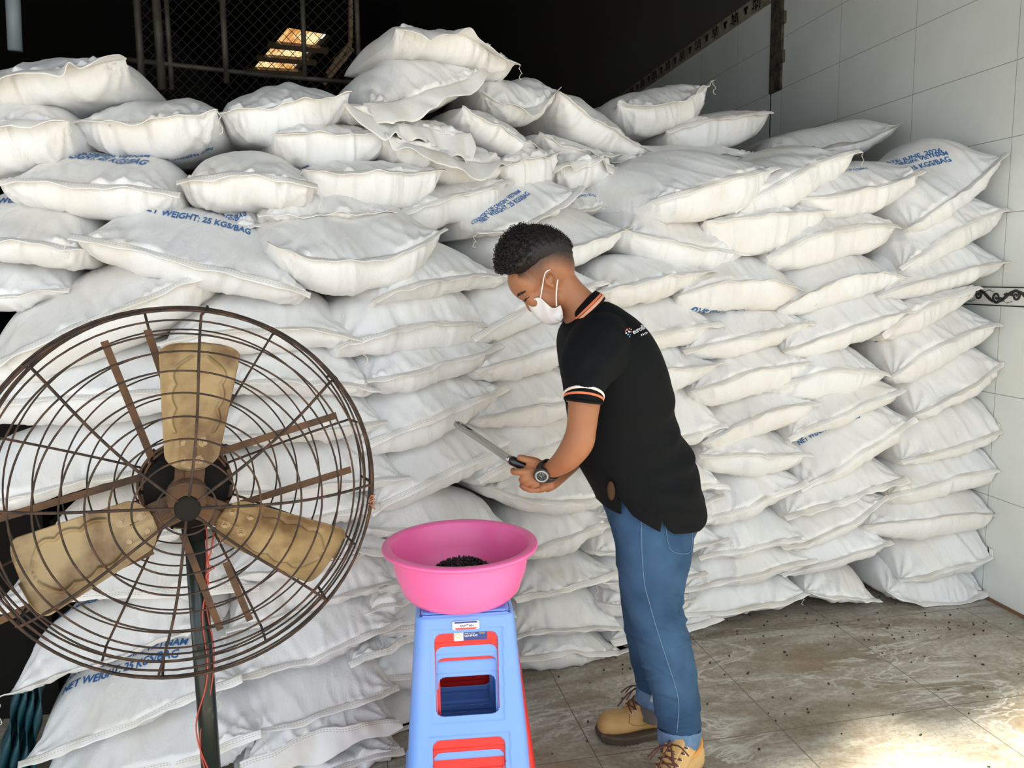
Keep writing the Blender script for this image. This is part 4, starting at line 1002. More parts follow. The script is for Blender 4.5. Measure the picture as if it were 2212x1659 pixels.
def ell(x, y, Y, rx, ry, rd, rot=0, n=24):
    """ellipsoid: pixel centre, radii rx ry in px along rotated picture axes, rd metres in depth; rot degrees"""
    c = at(x, y, Y); m = mpp(x, y, Y); r = math.radians(rot); ax = np.array([math.cos(r), 0, math.sin(r)]); az_ = np.array([-math.sin(r), 0, math.cos(r)]); ay = np.array([0, 1, 0])
    vs = []; nl = n//2
    for i in range(nl+1):
        p = math.pi*i/nl
        for j in range(n):
            q = 2*math.pi*j/n; vs.append(c+ax*rx*m*math.sin(p)*math.cos(q)+ay*rd*math.sin(p)*math.sin(q)+az_*ry*m*math.cos(p))
    return vs, [(i*n+j, i*n+(j+1) % n, (i+1)*n+(j+1) % n, (i+1)*n+j) for i in range(nl) for j in range(n)]
def union(parts, vox=.004, it=4, fac=.5):
    b = MB()
    for v, f in parts: b.add(v, f)
    me = b.me(); bm = bmesh.new(); bm.from_mesh(me); bmesh.ops.remove_doubles(bm, verts=bm.verts, dist=1e-6); bmesh.ops.recalc_face_normals(bm, faces=bm.faces); bm.to_mesh(me); bm.free()
    o = bpy.data.objects.new('t', me); COL.objects.link(o)
    r = o.modifiers.new('r', 'REMESH'); r.mode = 'VOXEL'; r.voxel_size = vox
    if it: s = o.modifiers.new('s', 'SMOOTH'); s.factor = fac; s.iterations = it
    me2 = bpy.data.meshes.new_from_object(o.evaluated_get(bpy.context.evaluated_depsgraph_get()))
    bpy.data.objects.remove(o); return me2
def tubepx(P, r, n=8):
    """P: (px,py,Y); r metres"""
    b = MB(); Q = cat([at(*p) for p in P], 5); rr = np.interp(np.linspace(0, 1, len(Q)), np.linspace(0, 1, len(r)), r) if hasattr(r, '__len__') else r
    b.tube(list(Q), rr, n); return b.v, b.f

person = empty('person', (float(at(1440, 1650, 2.22)[0]), 2.22, 0), 'person in black polo shirt, jeans and face mask, leaning forward with a probe', 'person')
# skin material, with the cropped sides of the hair as real stubble
M_SKIN = bpy.data.materials.new('skin'); M_SKIN.use_nodes = True; nt = M_SKIN.node_tree; bs = nt.nodes['Principled BSDF']
bs.inputs['Roughness'].default_value = .48; bs.inputs['Specular IOR Level'].default_value = .4
bs.inputs['Subsurface Weight'].default_value = .12; bs.inputs['Subsurface Radius'].default_value = (.02, .008, .004); bs.inputs['Subsurface Scale'].default_value = .3
at_ = N(nt, 'ShaderNodeAttribute', attribute_name='stubble'); tc = N(nt, 'ShaderNodeTexCoord')
n1 = N(nt, 'ShaderNodeTexNoise', i_Scale=14.0, i_Detail=4.0); nt.links.new(tc.outputs['Object'], n1.inputs['Vector'])
mx = N(nt, 'ShaderNodeMix', data_type='RGBA'); mx.inputs[6].default_value = (.30, .118, .052, 1); mx.inputs[7].default_value = (.37, .155, .076, 1); nt.links.new(n1.outputs[0], mx.inputs[0])
n2 = N(nt, 'ShaderNodeTexNoise', i_Scale=420.0, i_Detail=2.0); nt.links.new(tc.outputs['Object'], n2.inputs['Vector'])
r2 = N(nt, 'ShaderNodeMapRange'); r2.inputs[1].default_value = .25; r2.inputs[2].default_value = .75; r2.inputs[3].default_value = .75; r2.inputs[4].default_value = 1.15; nt.links.new(n2.outputs[0], r2.inputs[0])
mu = N(nt, 'ShaderNodeMath', operation='MULTIPLY', use_clamp=True); nt.links.new(at_.outputs['Fac'], mu.inputs[0]); nt.links.new(r2.outputs[0], mu.inputs[1])
m3 = N(nt, 'ShaderNodeMix', data_type='RGBA'); m3.inputs[7].default_value = (.022, .016, .013, 1); nt.links.new(mu.outputs[0], m3.inputs[0]); nt.links.new(mx.outputs[2], m3.inputs[6])
nt.links.new(m3.outputs[2], bs.inputs['Base Color'])
M_HAIR = mat('black_hair', (.010, .008, .008), .5, spec=.35, bump=(140, .6, .003))
M_SHIRT = mat('black_polo_cloth', (.0045, .005, .006), .85, spec=.15, bump=(240, .25, .0006))
M_PEACH = mat('peach_stripe', (.86, .42, .27), .8); M_ORNG = mat('orange_stripe', (.80, .20, .08), .8)
M_JEAN = mat('blue_denim', (.022, .056, .115), .85, spec=.2, noise=(7, (.045, .10, .19), .42, .72), bump=(260, .35, .0006))
M_JEAN2 = mat('turned_up_denim', (.11, .19, .31), .85, noise=(30, (.07, .13, .23), .4, .7), bump=(220, .35, .0006))
M_STI = mat('tan_stitching', (.30, .20, .13), .8); M_SEAM = mat('pale_seam', (.11, .19, .30), .85)
M_BOOT = mat('tan_nubuck', (.55, .345, .13), .7, noise=(9, (.42, .25, .10), .4, .7), bump=(80, .3, .001))
M_SOLE = mat('dark_brown_rubber', (.07, .05, .035), .6); M_LACE = mat('brown_lace', (.09, .03, .02), .7); M_EYE = mat('brass_eyelet', (.75, .66, .48), .35, metal=.8)
M_COLR = mat('orange_collar_band', (.62, .26, .05), .7)
M_MASK = mat('white_mask_cloth', (.72, .70, .70), .75, sheen=.1); M_LOOP = mat('white_ear_loop', (.88, .86, .83), .7)

# ---- head, neck, arms, hands and the body under the clothes: one surface
hd = []
CX, CY = 1172, 570
hd.append(ell(CX, CY, YP, 73, 65, .077, 134, 32))                 # skull, tipped forward
hd.append(ell(1137, 612, YP, 36, 44, .062, 45))                   # forehead
hd.append(ell(1126, 634, YP, 9, 14, .042, 45))                    # brow
hd.append(ell(1168, 640, YP, 34, 54, .057, 47))                   # face and jaw
hd.append(ell(1191, 676, YP, 17, 20, .030, 47))                   # chin
hd.append(ell(1205, 640, YP, 22, 34, .056, 20))                   # jaw angle
hd.append(ell(1150, 646, YP-.035, 15, 20, .020, 45)); hd.append(ell(1150, 646, YP+.035, 15, 20, .020, 45))   # cheekbones
hd.append(tubepx([(1131, 643, YP), (1139, 655, YP), (1147, 667, YP), (1154, 670, YP)], [.007, .007, .009, .008]))   # nose
hd.append(loftpx([(1203, 600, YP, 36, .052), (1222, 628, YP, 36, .055), (1246, 658, YP, 40, .06), (1275, 695, YP, 52, .085), (1300, 735, YP, 70, .13)], sub=4))
for sg in (-1, 1):
    Ye = YP+sg*.0775
    # ear: bowl, rim, lobe
    hd.append(ell(1187, 604, Ye-0*sg, 9, 13, .005, -12)); E = []
    for t in np.linspace(-.6, 4.1, 14): E.append((1190+12.0*math.cos(t+.25)*1.0, 602-15.5*math.sin(t+.25), Ye+sg*(.0075+.0035*math.sin(t))))
    hd.append(tubepx(E, [.0022]+[.0031]*10+[.0026]))
    hd.append(ell(1193, 617, Ye+sg*.006, 5.5, 6, .004))
    hd.append(tubepx([(1183, 610, Ye+sg*.006), (1187, 603, Ye+sg*.006), (1192, 597, Ye+sg*.006)], .0022))
# body core
core = [loftpx([(1290, 715, YP, 60, .12), (1325, 800, YP, 80, .15), (1340, 900, YP, 82, .135), (1372, 1000, YP, 90, .135), (1408, 1090, YP, 70, .125), (1412, 1140, YP, 60, .11)], sub=4, ex=2.2)]
for Yl, K in ((2.13, [(1411, 1140, 44), (1410, 1220, 42), (1412, 1320, 36), (1436, 1420, 33), (1462, 1520, 28), (1466, 1606, 26), (1462, 1650, 24)]),
              (2.33, [(1405, 1130, 44), (1400, 1220, 40), (1398, 1320, 34), (1404, 1420, 28), (1408, 1500, 22), (1410, 1545, 20)])):
    core.append(loftpx([(x, y, Yl, w, w*.00115) for x, y, w in K], sub=4))
# arms
def arm(K): return loftpx(K, n=24, sub=6)
armL = arm([(1292, 760, 2.06, 50, .058), (1268, 830, 2.015, 38, .048), (1261, 880, 2.0, 33.5, .042), (1256, 925, 2.0, 31.5, .040), (1249, 955, 2.003, 33, .041), (1229, 985, 2.02, 29, .036), (1209, 1003, 2.05, 23.5, .028), (1192, 1014, 2.08, 19.5, .022), (1180, 1019, 2.095, 18.5, .020)])
armR = arm([(1300, 770, 2.42, 50, .058), (1285, 840, 2.45, 38, .048), (1272, 900, 2.44, 33, .042), (1262, 945, 2.42, 32, .040), (1238, 985, 2.36, 28, .034), (1212, 1018, 2.27, 22, .026), (1192, 1040, 2.20, 18, .022), (1180, 1046, 2.175, 18, .020)])
# left hand: back towards us, fist round the handle
def finger(P, r): return tubepx(P, r, 12)
YH = 2.11
hL = [ell(1166, 1021, YH-.005, 25, 20, .017, 10), ell(1150, 1027, YH-.004, 20, 19, .016, 25), ell(1146, 1014, YH-.005, 16, 13, .015, 0),
      finger([(1172, 1006, YH), (1154, 997, YH-.004), (1137, 992.5, YH-.004), (1125, 989, YH-.002), (1118, 987, YH+.002)], [.013, .0125, .0105, .0095, .0075]),            # thumb
      finger([(1152, 1017, YH-.012), (1133, 1019, YH-.016), (1118, 1019.5, YH-.012), (1109.5, 1019, YH-.002), (1109, 1014, YH+.012)], [.0115, .0105, .0098, .0092, .008]),     # index
      finger([(1152, 1029, YH-.012), (1137, 1032, YH-.015), (1128, 1036, YH-.010), (1128, 1036, YH+.004), (1134, 1030, YH+.014)], [.0115, .0105, .0098, .0090, .008]),    # middle
      finger([(1156, 1037, YH-.010), (1143, 1042, YH-.011), (1135, 1044, YH-.004), (1137, 1041, YH+.010), (1144, 1034, YH+.014)], [.0108, .0098, .0092, .0086, .0076]),    # ring
      finger([(1164, 1043, YH-.007), (1153, 1048, YH-.006), (1147, 1049, YH+.002), (1149, 1045, YH+.012), (1155, 1040, YH+.014)], [.0098, .0088, .0082, .0076, .0068])]   # little
# right hand: cupped under the left, fingertips pointing left
YR = 2.155
hR = [ell(1170, 1050, YR+.004, 24, 13, .022, 14), ell(1186, 1046, YR, 14, 13, .020, 20),
      finger([(1165, 1056, YR-.022), (1148, 1058, YR-.026), (1135, 1053, YR-.024), (1126, 1047, YR-.020)], [.0095, .0090, .0084, .0070]),
      finger([(1163, 1054, YR-.006), (1146, 1057, YR-.008), (1132, 1053, YR-.006), (1124, 1046, YR-.003)], [.0098, .0090, .0084, .0070]),
      finger([(1163, 1050, YR+.010), (1146, 1052, YR+.010), (1133, 1048, YR+.010), (1125, 1042, YR+.010)], [.0098, .0090, .0084, .0070]),
      finger([(1164, 1044, YR+.024), (1150, 1044, YR+.026), (1139, 1041, YR+.026), (1132, 1037, YR+.024)], [.0090, .0082, .0076, .0064]),
      finger([(1176, 1040, YR+.020), (1160, 1032, YR+.022), (1148, 1026, YR+.018), (1140, 1022, YR+.014)], [.011, .0105, .0095, .0080])]
body_me = union(hd+core+[armL, armR]+hL+hR, .0034, 3, .5)
# stubble attribute and small face relief
V = np.zeros(len(body_me.vertices)*3); body_me.vertices.foreach_get('co', V); V = V.reshape(-1, 3)
q = V-CAMP; zq = q@fw; vx, vy = W_/2+FPX*(q@rt)/zq, H_/2-FPX*(q@up)/zq
def hairline(x):    # lower edge of the long hair in the side view (py as a function of px)
    return np.interp(x, [1078, 1106, 1120, 1130, 1158, 1192, 1215, 1245], [612, 600, 596, 586, 562, 547, 548, 560])
fade_low = np.interp(vx, [1106, 1118, 1128, 1150, 1168, 1176, 1192, 1215, 1240, 1250], [598, 600, 606, 612, 618, 590, 578, 581, 592, 596])
hl = hairline(vx)
st = np.clip((fade_low-vy)/np.maximum(fade_low-hl, 3), 0, 1)**.85*.97
st[(vx < 1118) & (vy > 590)] *= 0
st[vy > 640] = 0; st[(vx > 1262)] = 0
at1 = body_me.attributes.new('stubble', 'FLOAT', 'POINT'); at1.data.foreach_set('value', st.astype(np.float32))
body = link('body', body_me, M_SKIN, person)
# eyes, brows
def surf_Y(x, y, bvh, lo=1.6):
    d = Vector(ray(x, y)).normalized(); h = bvh.ray_cast(Vector(CAMP), d); return h
bvh = BVHTree.FromPolygons([tuple(v) for v in V], [tuple(p.vertices) for p in body_me.polygons])
def onskin(x, y, off=.001, B=None):
    h = surf_Y(x, y, B or bvh)
    if h[0] is None: return at(x, y, YP)
    return np.array(h[0]+h[1]*off)
b = MB(); rb = random.Random(2)
for k in range(240):     # eyebrow hairs
    t = rb.random(); x = 1117.5+15.5*t; y = 638.5-8.5*t**.8+rb.uniform(-2.8, 2.8)*(1-.55*t)
    p = onskin(x, y, .0012); p2 = onskin(x+rb.uniform(1.5, 4), y-rb.uniform(.5, 2.2), .0015); b.tube([p, p2], .0006, 4)
b.link('eyebrow', M_HAIR, person)
b = MB(); b.tube([onskin(x, y, .001) for x, y in ((1131, 649), (1134, 647.5), (1138, 645), (1142, 642.5), (1145, 640))], [.0006, .0013, .0012, .0009, .0004], 6)
for k in range(9): 
    x, y = 1131+k*.9, 649-k*.7; p = onskin(x, y, .001); b.tube([p, p+np.array([-.004, -.002, -.0035])], [.0004, .0002], 4)
b.link('eyelashes', M_HAIR, person)
b = MB(); v, f = ell(1134.5, 650, YP-.045, 3.2, 2.2, .004, 40, 14); b.add(v, f); b.link('eye', mat('eye_dark', (.03, .018, .014), .15), person)
b = MB(); b.tube([onskin(x, y, .0004) for x, y in ((1131, 644), (1136, 640.5), (1143, 636.5))], [.0006, .0011, .0005], 6); b.link('eyelid', M_SKIN, person)
# ear hollow
# ---- hair: cap with a curly quiff
hp = []
c0 = at(CX, CY, YP); mm_ = mpp(CX, CY, YP); rr0 = math.radians(134); ax = np.array([math.cos(rr0), 0, math.sin(rr0)]); az_ = np.array([-math.sin(rr0), 0, math.cos(rr0)])
b = MB(); nI, nJ = 90, 120; vs = []; rs = np.random.RandomState(5)
def nz(p, f): return math.sin(p[0]*f+1.3*math.sin(p[2]*f*.7))*math.sin(p[1]*f*1.1+1)*math.sin(p[2]*f*.9+p[0]*f*.3)
tips = []
for i in range(nI):
    p = math.pi*(i+.5)/nI
    for j in range(nJ):
        a = 2*math.pi*j/nJ; dr = ax*math.sin(p)*math.cos(a)*73+np.array([0, 1, 0])*math.sin(p)*math.sin(a)*(.077/mm_)+az_*math.cos(p)*65
        P0 = c0+dr*mm_; x, y, _ = proj(P0*[1, 0, 1]+[0, YP, 0]); h = float(hairline(x))-y
        # thickness in px: thin at the back, tall over the crown, tallest at the quiff
        th = np.interp(x, [1085, 1105, 1125, 1150, 1190, 1225, 1245], [24, 25, 22, 15, 12, 8, 5])
        k = max(0, min(1, h/20)); th_ = th*k**1.1-1.2 if h > 0 else -5
        if x < 1119 and y > 592: th_ = -5
        n_ = dr/np.linalg.norm(dr)
        wob = (2.4*nz(P0, 230)+1.6*nz(P0, 480)+1.0*nz(P0, 800))*k*(2.0 if x < 1145 else .7)
        Q = P0+n_*(th_+wob)*mm_ + (np.array([-1, 0, -.15])*max(0, (1128-x)/30)*5*k*mm_)
        vs.append(Q)
        if k > .7 and (i*nJ+j) % 2 == 0: tips.append((Q, n_, x))
fs = [(i*nJ+j, i*nJ+(j+1) % nJ, (i+1)*nJ+(j+1) % nJ, (i+1)*nJ+j) for i in range(nI-1) for j in range(nJ)]
fs += [tuple(range(nJ))[::-1], tuple((nI-1)*nJ+j for j in range(nJ))]
b.add(vs, fs)
rs2 = random.Random(9)
for Q, n_, x in tips:
    quiff = x < 1142
    if rs2.random() > (.85 if quiff else .35): continue
    if quiff:   # small curls
        r = rs2.uniform(.003, .0065); u1 = np.cross(n_, [rs2.uniform(-1, 1), rs2.uniform(-1, 1), rs2.uniform(-1, 1)]); u1 /= np.linalg.norm(u1); u2 = n_; a0 = rs2.uniform(0, 6)
        P = [Q+u2*(.001+.004*t/8)+r*(u1*math.cos(a0+t*.75)+u2*math.sin(a0+t*.75)) for t in range(9)]
        b.tube(P, .0009, 4)
    else:
        d = n_+np.array([rs2.uniform(-.5, .5), rs2.uniform(-.5, .5), rs2.uniform(-.5, .3)])+np.array([.4, 0, .1]); d /= np.linalg.norm(d)
        b.tube([Q-n_*.002, Q+d*.0035, Q+d*.006+n_*.0005], [.0007, .0006, .0002], 4)
b.link('hair', M_HAIR, person)
# ---- mask
def _c(P, n=8): return cat(P, n)
_MU = _c([(1138, 654), (1151, 647), (1165, 643.5), (1180, 656), (1195, 667), (1211, 660)]); _ML = _c([(1204, 700), (1208, 698), (1211, 695), (1213, 692), (1215, 689), (1216, 686)])
_MF = _c([(1138, 655), (1145, 669), (1154, 681), (1167, 693), (1187, 702), (1204, 700)]); _MR = _c([(1211, 660), (1213, 665), (1215, 671), (1216, 677), (1216, 682), (1216, 686)])
def _g(C, t): t = t*(len(C)-1); i = min(int(t), len(C)-2); return C[i]*(1-(t-i))+C[i+1]*(t-i)
def maskpt(s_, t_):
    """s 0..1 from the upper edge (nose) to the lower edge (chin); t 0 at the front midline, 1 at the rear edge near the jaw"""
    P = (1-s_)*_g(_MU, t_)+s_*_g(_ML, t_)+(1-t_)*_g(_MF, s_)+t_*_g(_MR, s_)-((1-s_)*(1-t_)*_MF[0]+s_*(1-t_)*_MF[-1]+(1-s_)*t_*_MR[0]+s_*t_*_MR[-1])
    w = (.014*min(t_*12, 1)+.053*math.sin(min(t_*1.7, 1)*math.pi/2)**.8)*(1-.22*s_)
    return P, w
vs = []; na, nb_ = 40, 49
for i in range(na):
    s_ = i/(na-1)
    for j in range(nb_):
        tt = -1+2*j/(nb_-1); P, w = maskpt(s_, abs(tt)); pl = .0016*math.sin(s_*math.pi*7)*(1-abs(tt))**.3*(.3+s_)
        bulge = 1.0*math.sin(math.pi*s_)*(1-abs(tt))
        x, y = P[0]-bulge*.7+pl*500*.6, P[1]+bulge*.7+pl*500*.2
        fold = .007*math.sin(s_*7+abs(tt)*11)*abs(tt)*(1-abs(tt))*3
        vs.append(at(x, y, YP+math.copysign(w+.003+fold, tt) if tt else YP))
o = link('face_mask', mesh(vs, grid_faces(na, nb_)), M_MASK, person); solid(o, .0015, 1)
b = MB(); b.tube([at(*maskpt(.02, abs(t))[0], YP+math.copysign(maskpt(.02, abs(t))[1]+.0045, t)) for t in np.linspace(-1, 1, 41)], .0012, 6); b.link('mask_border', M_LOOP, o)
for sg in (-1, 1):
    Ye = YP+sg*.066
    b = MB(); Q = cat([at(*p) for p in ((1167, 647, YP+sg*.059), (1171, 622, YP+sg*.075), (1176, 596, YP+sg*.081), (1181, 586, YP+sg*.086), (1189, 583, YP+sg*.083))], 6); b.tube(list(Q), .0016, 8); 
    Q = cat([at(*p) for p in ((1202, 662, YP+sg*.062), (1201.5, 640, YP+sg*.072), (1203, 618, YP+sg*.080), (1205, 604, YP+sg*.082))], 6); b.tube(list(Q), .0017, 8); b.link('ear_loop', M_LOOP, o)
# ---- polo shirt
NSH = 96
prof = [  # py, px of the belly side, px of the back side, half depth
    (652, 1262, 1308, .070), (660, 1252, 1326, .085), (675, 1240, 1348, .112), (690, 1230, 1367, .138), (712, 1216, 1387, .168), (740, 1211, 1404, .188), (770, 1213, 1417, .196), (805, 1218, 1429, .196), (850, 1226, 1439, .186), (900, 1232, 1446, .176),
    (940, 1237, 1463, .170), (975, 1244, 1481, .168), (1010, 1256, 1492, .170), (1045, 1276, 1502, .175), (1075, 1292, 1508, .178), (1100, 1300, 1511, .180), (1125, 1306, 1512, .181)]
pc = cat(prof, 7); nsh = len(pc)
def hem_y(th):      # lower edge, th = 0 back (right), -pi/2 towards us, pi front (left)
    a = (math.degrees(th)+180) % 360-180     # -180..180, camera side is -90
    x = a
    return np.interp(x, [-180, -150, -141, -135, -129, -120, -101, -99.5, -97, -94, -91, -60, -30, 0, 90, 180], [1082, 1085, 1086, 1042, 1080, 1090, 1110, 1104, 1080, 1104, 1113, 1112, 1098, 1086, 1100, 1082])
vs = []; frs = np.random.RandomState(3)
folds = [(-.6, 1010, 1.0, 26, -.9, .007), (-1.5, 1035, 1.0, 14, .35, .006), (-1.0, 985, 1.1, 12, -.45, .006), (-2.0, 1050, .8, 11, .5, .005), (-.9, 930, .8, 13, -.7, .005), (-1.7, 880, .7, 12, -.3, .004), (-.35, 960, .6, 12, -1.0, .006), (-1.3, 1075, .8, 10, .2, .004), (-.7, 860, .9, 16, -.8, .004)]
for j in range(NSH):
    th = 2*math.pi*j/NSH; hy = float(hem_y(th)); 
    for i in range(nsh):
        py, xl, xr, dd = pc[i]; k = i/(nsh-1)
        yy_ = 652+(hy-652)*k; r_ = np.array([np.interp(yy_, pc[:, 0], pc[:, q]) for q in range(4)]); py, xl, xr, dd = yy_, r_[1], r_[2], r_[3]
        cx, hw = (xl+xr)/2, (xr-xl)/2; c, s = math.cos(th), math.sin(th); e = 2/2.35; c, s = math.copysign(abs(c)**e, c), math.copysign(abs(s)**e, s)
        a = th-2*math.pi if th > math.pi else th; f = 0
        for (a0, y0, wa_, wy, slope, am) in folds: f += am*math.exp(-((a-a0)/wa_)**2)*(math.exp(-((py-y0-slope*(a-a0)*60)/wy)**2)-.5*math.exp(-((py-y0-slope*(a-a0)*60-wy*1.6)/wy)**2))
        tiltY = 0
        P = at(cx+hw*c, py, YP) ; P = P + np.array([0, 1, 0])*dd*s; 
        n_ = np.array([c, s, 0]); vs.append(P+n_*f)
fs = [(j*nsh+i, ((j+1) % NSH)*nsh+i, ((j+1) % NSH)*nsh+i+1, j*nsh+i+1) for j in range(NSH) for i in range(nsh-1)]
o = link('polo_shirt', mesh(vs, fs), M_SHIRT, person); solid(o, .0025)
SHV = vs; sh_fs = fs
# sleeves
v, f = loftpx([(1318, 722, 2.15, 50, .06), (1298, 748, 2.09, 70, .082), (1275, 785, 2.045, 64, .078), (1264, 825, 2.02, 48, .066), (1261, 858, 2.005, 38.5, .056), (1260, 867, 2.002, 37.5, .055)], n=40, sub=8, cap=False)
sl_v = []; f_sl = f
for i, p in enumerate(v):
    x, y, _ = proj(p); sl_v.append(np.array(p)+np.array([0, -1, 0])*(.003 if y < 845 else 0)*math.sin(y*.10+x*.05)*math.sin(x*.07))
slv = link('sleeve', mesh(sl_v, f), M_SHIRT, o); solid(slv, .0025)
v, f = loftpx([(1330, 720, 2.32, 60, .07), (1308, 750, 2.375, 72, .085), (1292, 790, 2.43, 60, .075), (1282, 835, 2.45, 46, .062), (1277, 866, 2.45, 40, .056)], n=32, sub=6, cap=False)
l2 = link('sleeve', mesh(v, f), M_SHIRT, o); solid(l2, .0025)
def cuffring(y0, y1, m, k, nm='sleeve_stripe'):
    cx = lambda y: 1260+(865-y)*.12; v, f = loftpx([(cx(y0)+.0, y0, 2.0025+(865-y0)*.0003, 38.2+k+(865-y0)*.06, .0570+.0008*k), (cx(y1), y1, 2.0025, 38.2+k+(865-y1)*.06, .0570+.0008*k)], n=40, sub=3, cap=False)
    q = link(nm, mesh(v, f), m, slv); solid(q, .002)
cuffring(851, 854, M_SHIRT, .6); cuffring(853, 858.5, mat('white_stripe', (.88, .74, .66), .8), 3.0); cuffring(858.5, 863, M_ORNG, 2.4); cuffring(863, 868.5, M_SHIRT, 2.0, 'sleeve_cuff')
# collar: stands round the neck and falls over the shirt
def collar_band(t0, t1, m, nm, off=0.0):
    vs = []; na, nt_ = 60, 8
    for i in range(na):
        a = 2*math.pi*i/na; c, s = math.cos(a), math.sin(a)
        for j in range(nt_):
            t = t0+(t1-t0)*j/(nt_-1)      # 0 top fold .. 1 lower free edge
            xT, yT = 1260+29*c+12*s, 661-31*c+5*s           # ring of the fold, seen nearly edge on
            xB, yB = 1272+32*c+10*s, 673-31*c+5*s
            x, y = xT+(xB-xT)*t, yT+(yB-yT)*t-2*math.sin(math.pi*t)
            wY = (.066+.030*t)+off; P = at(x, y, YP)+np.array([0, 1, 0])*wY*s + np.array([c, s, .2])*off
            vs.append(P)
    fs = [(i*nt_+j, ((i+1) % na)*nt_+j, ((i+1) % na)*nt_+j+1, i*nt_+j+1) for i in range(na) for j in range(nt_-1)]
    q = link(nm, mesh(vs, fs), m, o); solid(q, .002); return q
collar_band(-.20, 1.1, M_SHIRT, 'collar'); collar_band(.40, .60, M_ORNG, 'collar_stripe', .002); collar_band(.66, .88, M_PEACH, 'collar_stripe', .002)
_av = list(SHV)+list(sl_v); _af = list(sh_fs)+[tuple(i+len(SHV) for i in q_) for q_ in f_sl]
sh_bvh = BVHTree.FromPolygons([tuple(map(float, v)) for v in _av], _af)
# printing on the back of the shoulder
def onshirt(x, y, off=.0015):
    d = Vector(ray(x, y)).normalized(); h = sh_bvh.ray_cast(Vector(CAMP), d)
    return np.array(h[0]+(h[1] if h[1].dot(d) < 0 else -h[1])*off) if h[0] is not None else None
logo = []
b_or, b_bl, b_wh = MB(), MB(), MB()
for k, (dx, dy, r, c) in enumerate(((-4, -4, 2.2, 0), (2, -6, 1.8, 0), (-6, 3, 1.8, 2), (0, 0, 2.2, 2), (5, 1, 1.8, 0), (-2, 6, 2.0, 1), (4, 6, 1.6, 1), (-7, -1, 1.4, 0), (1, 10, 1.3, 1), (6, -4, 1.2, 2))):
    P = [onshirt(1356+dx+r*math.cos(a), 718+dy+r*math.sin(a), .0042) for a in np.linspace(0, 2*math.pi, 9)[:-1]]
    if all(p is not None for p in P): (b_or, b_bl, b_wh)[c].add(P, [tuple(range(8))])
b_or.link('back_print', mat('print_orange', (.75, .25, .12), .6), o, smooth=False); b_bl.link('back_print', mat('print_blue', (.15, .35, .65), .6), o, smooth=False); b_wh.link('back_print', mat('print_white', (.75, .75, .75), .6), o, smooth=False)
def backtext(txt, A, B, hpx):
    V2, F2 = text_mesh(txt, bold=.02); w = V2[:, 0].max(); vs = []; A, B = np.array(A, float), np.array(B, float); e = (B-A); ln = np.linalg.norm(e); e /= ln; f = np.array([e[1], -e[0]])
    for x, y in V2:
        p = A+e*ln*(x/w)+f*hpx*y; q_ = onshirt(p[0], p[1], .0042); vs.append(q_)
    F3 = [ff for ff in F2 if all(vs[i] is not None for i in ff)]; vs = [v if v is not None else (0, 0, 0) for v in vs]
    link('back_print', mesh(vs, F3), bpy.data.materials['print_white'], o, smooth=False)
backtext('eurofins', (1367, 724), (1398, 709), 14); backtext('no', (1383, 728), (1397, 722), 8)
# belt holder peeping through the side slit
b = MB(); v, f = ell(1320, 1060, YP-.158, 8.5, 21, .008, 4, 20); b.add(v, f); b.link('leather_pouch', mat('brown_leather', (.050, .024, .010), .7, spec=.2), person)
# ---- jeans
jl = [loftpx([(1400, 1052, YP, 98, .150), (1408, 1100, YP, 92, .158), (1412, 1145, YP-.005, 82, .145), (1412, 1185, 2.215, 58, .10)], sub=5, ex=2.3),
      loftpx([(1405, 1075, 2.19, 90, .10), (1409, 1125, 2.165, 87, .098), (1412, 1175, 2.145, 81, .095), (1411, 1215, 2.135, 76, .092), (1408, 1260, 2.13, 68, .086), (1412, 1300, 2.125, 61, .080), (1420, 1345, 2.12, 57, .074), (1436, 1400, 2.115, 55, .070), (1449, 1450, 2.11, 52, .067), (1459, 1500, 2.11, 48, .063), (1466, 1550, 2.105, 45, .061), (1468, 1578, 2.10, 42, .060)], sub=6, ex=2.15),
      loftpx([(1405, 1130, 2.30, 76, .09), (1402, 1200, 2.32, 66, .085), (1398, 1280, 2.335, 56, .076), (1402, 1360, 2.335, 50, .068), (1408, 1430, 2.33, 42, .060), (1414, 1475, 2.33, 38, .056), (1412, 1500, 2.33, 32, .052)], sub=6, ex=2.15)]
jm = union(jl, .0055, 12, .6)
V = np.zeros(len(jm.vertices)*3); jm.vertices.foreach_get('co', V); V = V.reshape(-1, 3)
Nn = np.array([v.normal[:] for v in jm.vertices]); q = V-CAMP; zq = q@fw; vx, vy = W_/2+FPX*(q@rt)/zq, H_/2-FPX*(q@up)/zq
rs = np.random.RandomState(12); dsp = np.zeros(len(V))
JF = [(1470, 1335, 40, 5, .4, .010), (1455, 1360, 40, 5, .25, .008), (1465, 1392, 45, 5, -.2, .007), (1370, 1370, 30, 6, .5, .006), (1400, 1250, 60, 7, .35, .004), (1480, 1305, 22, 5, .7, .008), (1345, 1230, 28, 6, .9, .004),
      (1440, 1500, 40, 5, .3, .006), (1490, 1540, 34, 5, -.35, .008), (1440, 1545, 40, 5, .15, .008), (1470, 1568, 44, 4, -.1, .009), (1430, 1572, 28, 4, .3, .007), (1480, 1470, 32, 6, -.5, .005), (1420, 1440, 30, 5, .6, .005),
      (1395, 1440, 24, 5, .2, .008), (1400, 1465, 24, 4, -.2, .008), (1395, 1150, 50, 9, .6, .004), (1450, 1290, 50, 6, .15, .005)]
for (x, y, w, hgt, sl_, am) in JF:
    u_, v_ = (vx-x), (vy-y-sl_*(vx-x)); dsp += .62*am*np.exp(-(u_/w)**2)*(np.exp(-(v_/hgt)**2)-.6*np.exp(-((v_-hgt*1.7)/hgt)**2))
dsp += .0016*np.sin(V[:, 2]*70+V[:, 0]*30)*np.sin(V[:, 0]*55+V[:, 1]*40)
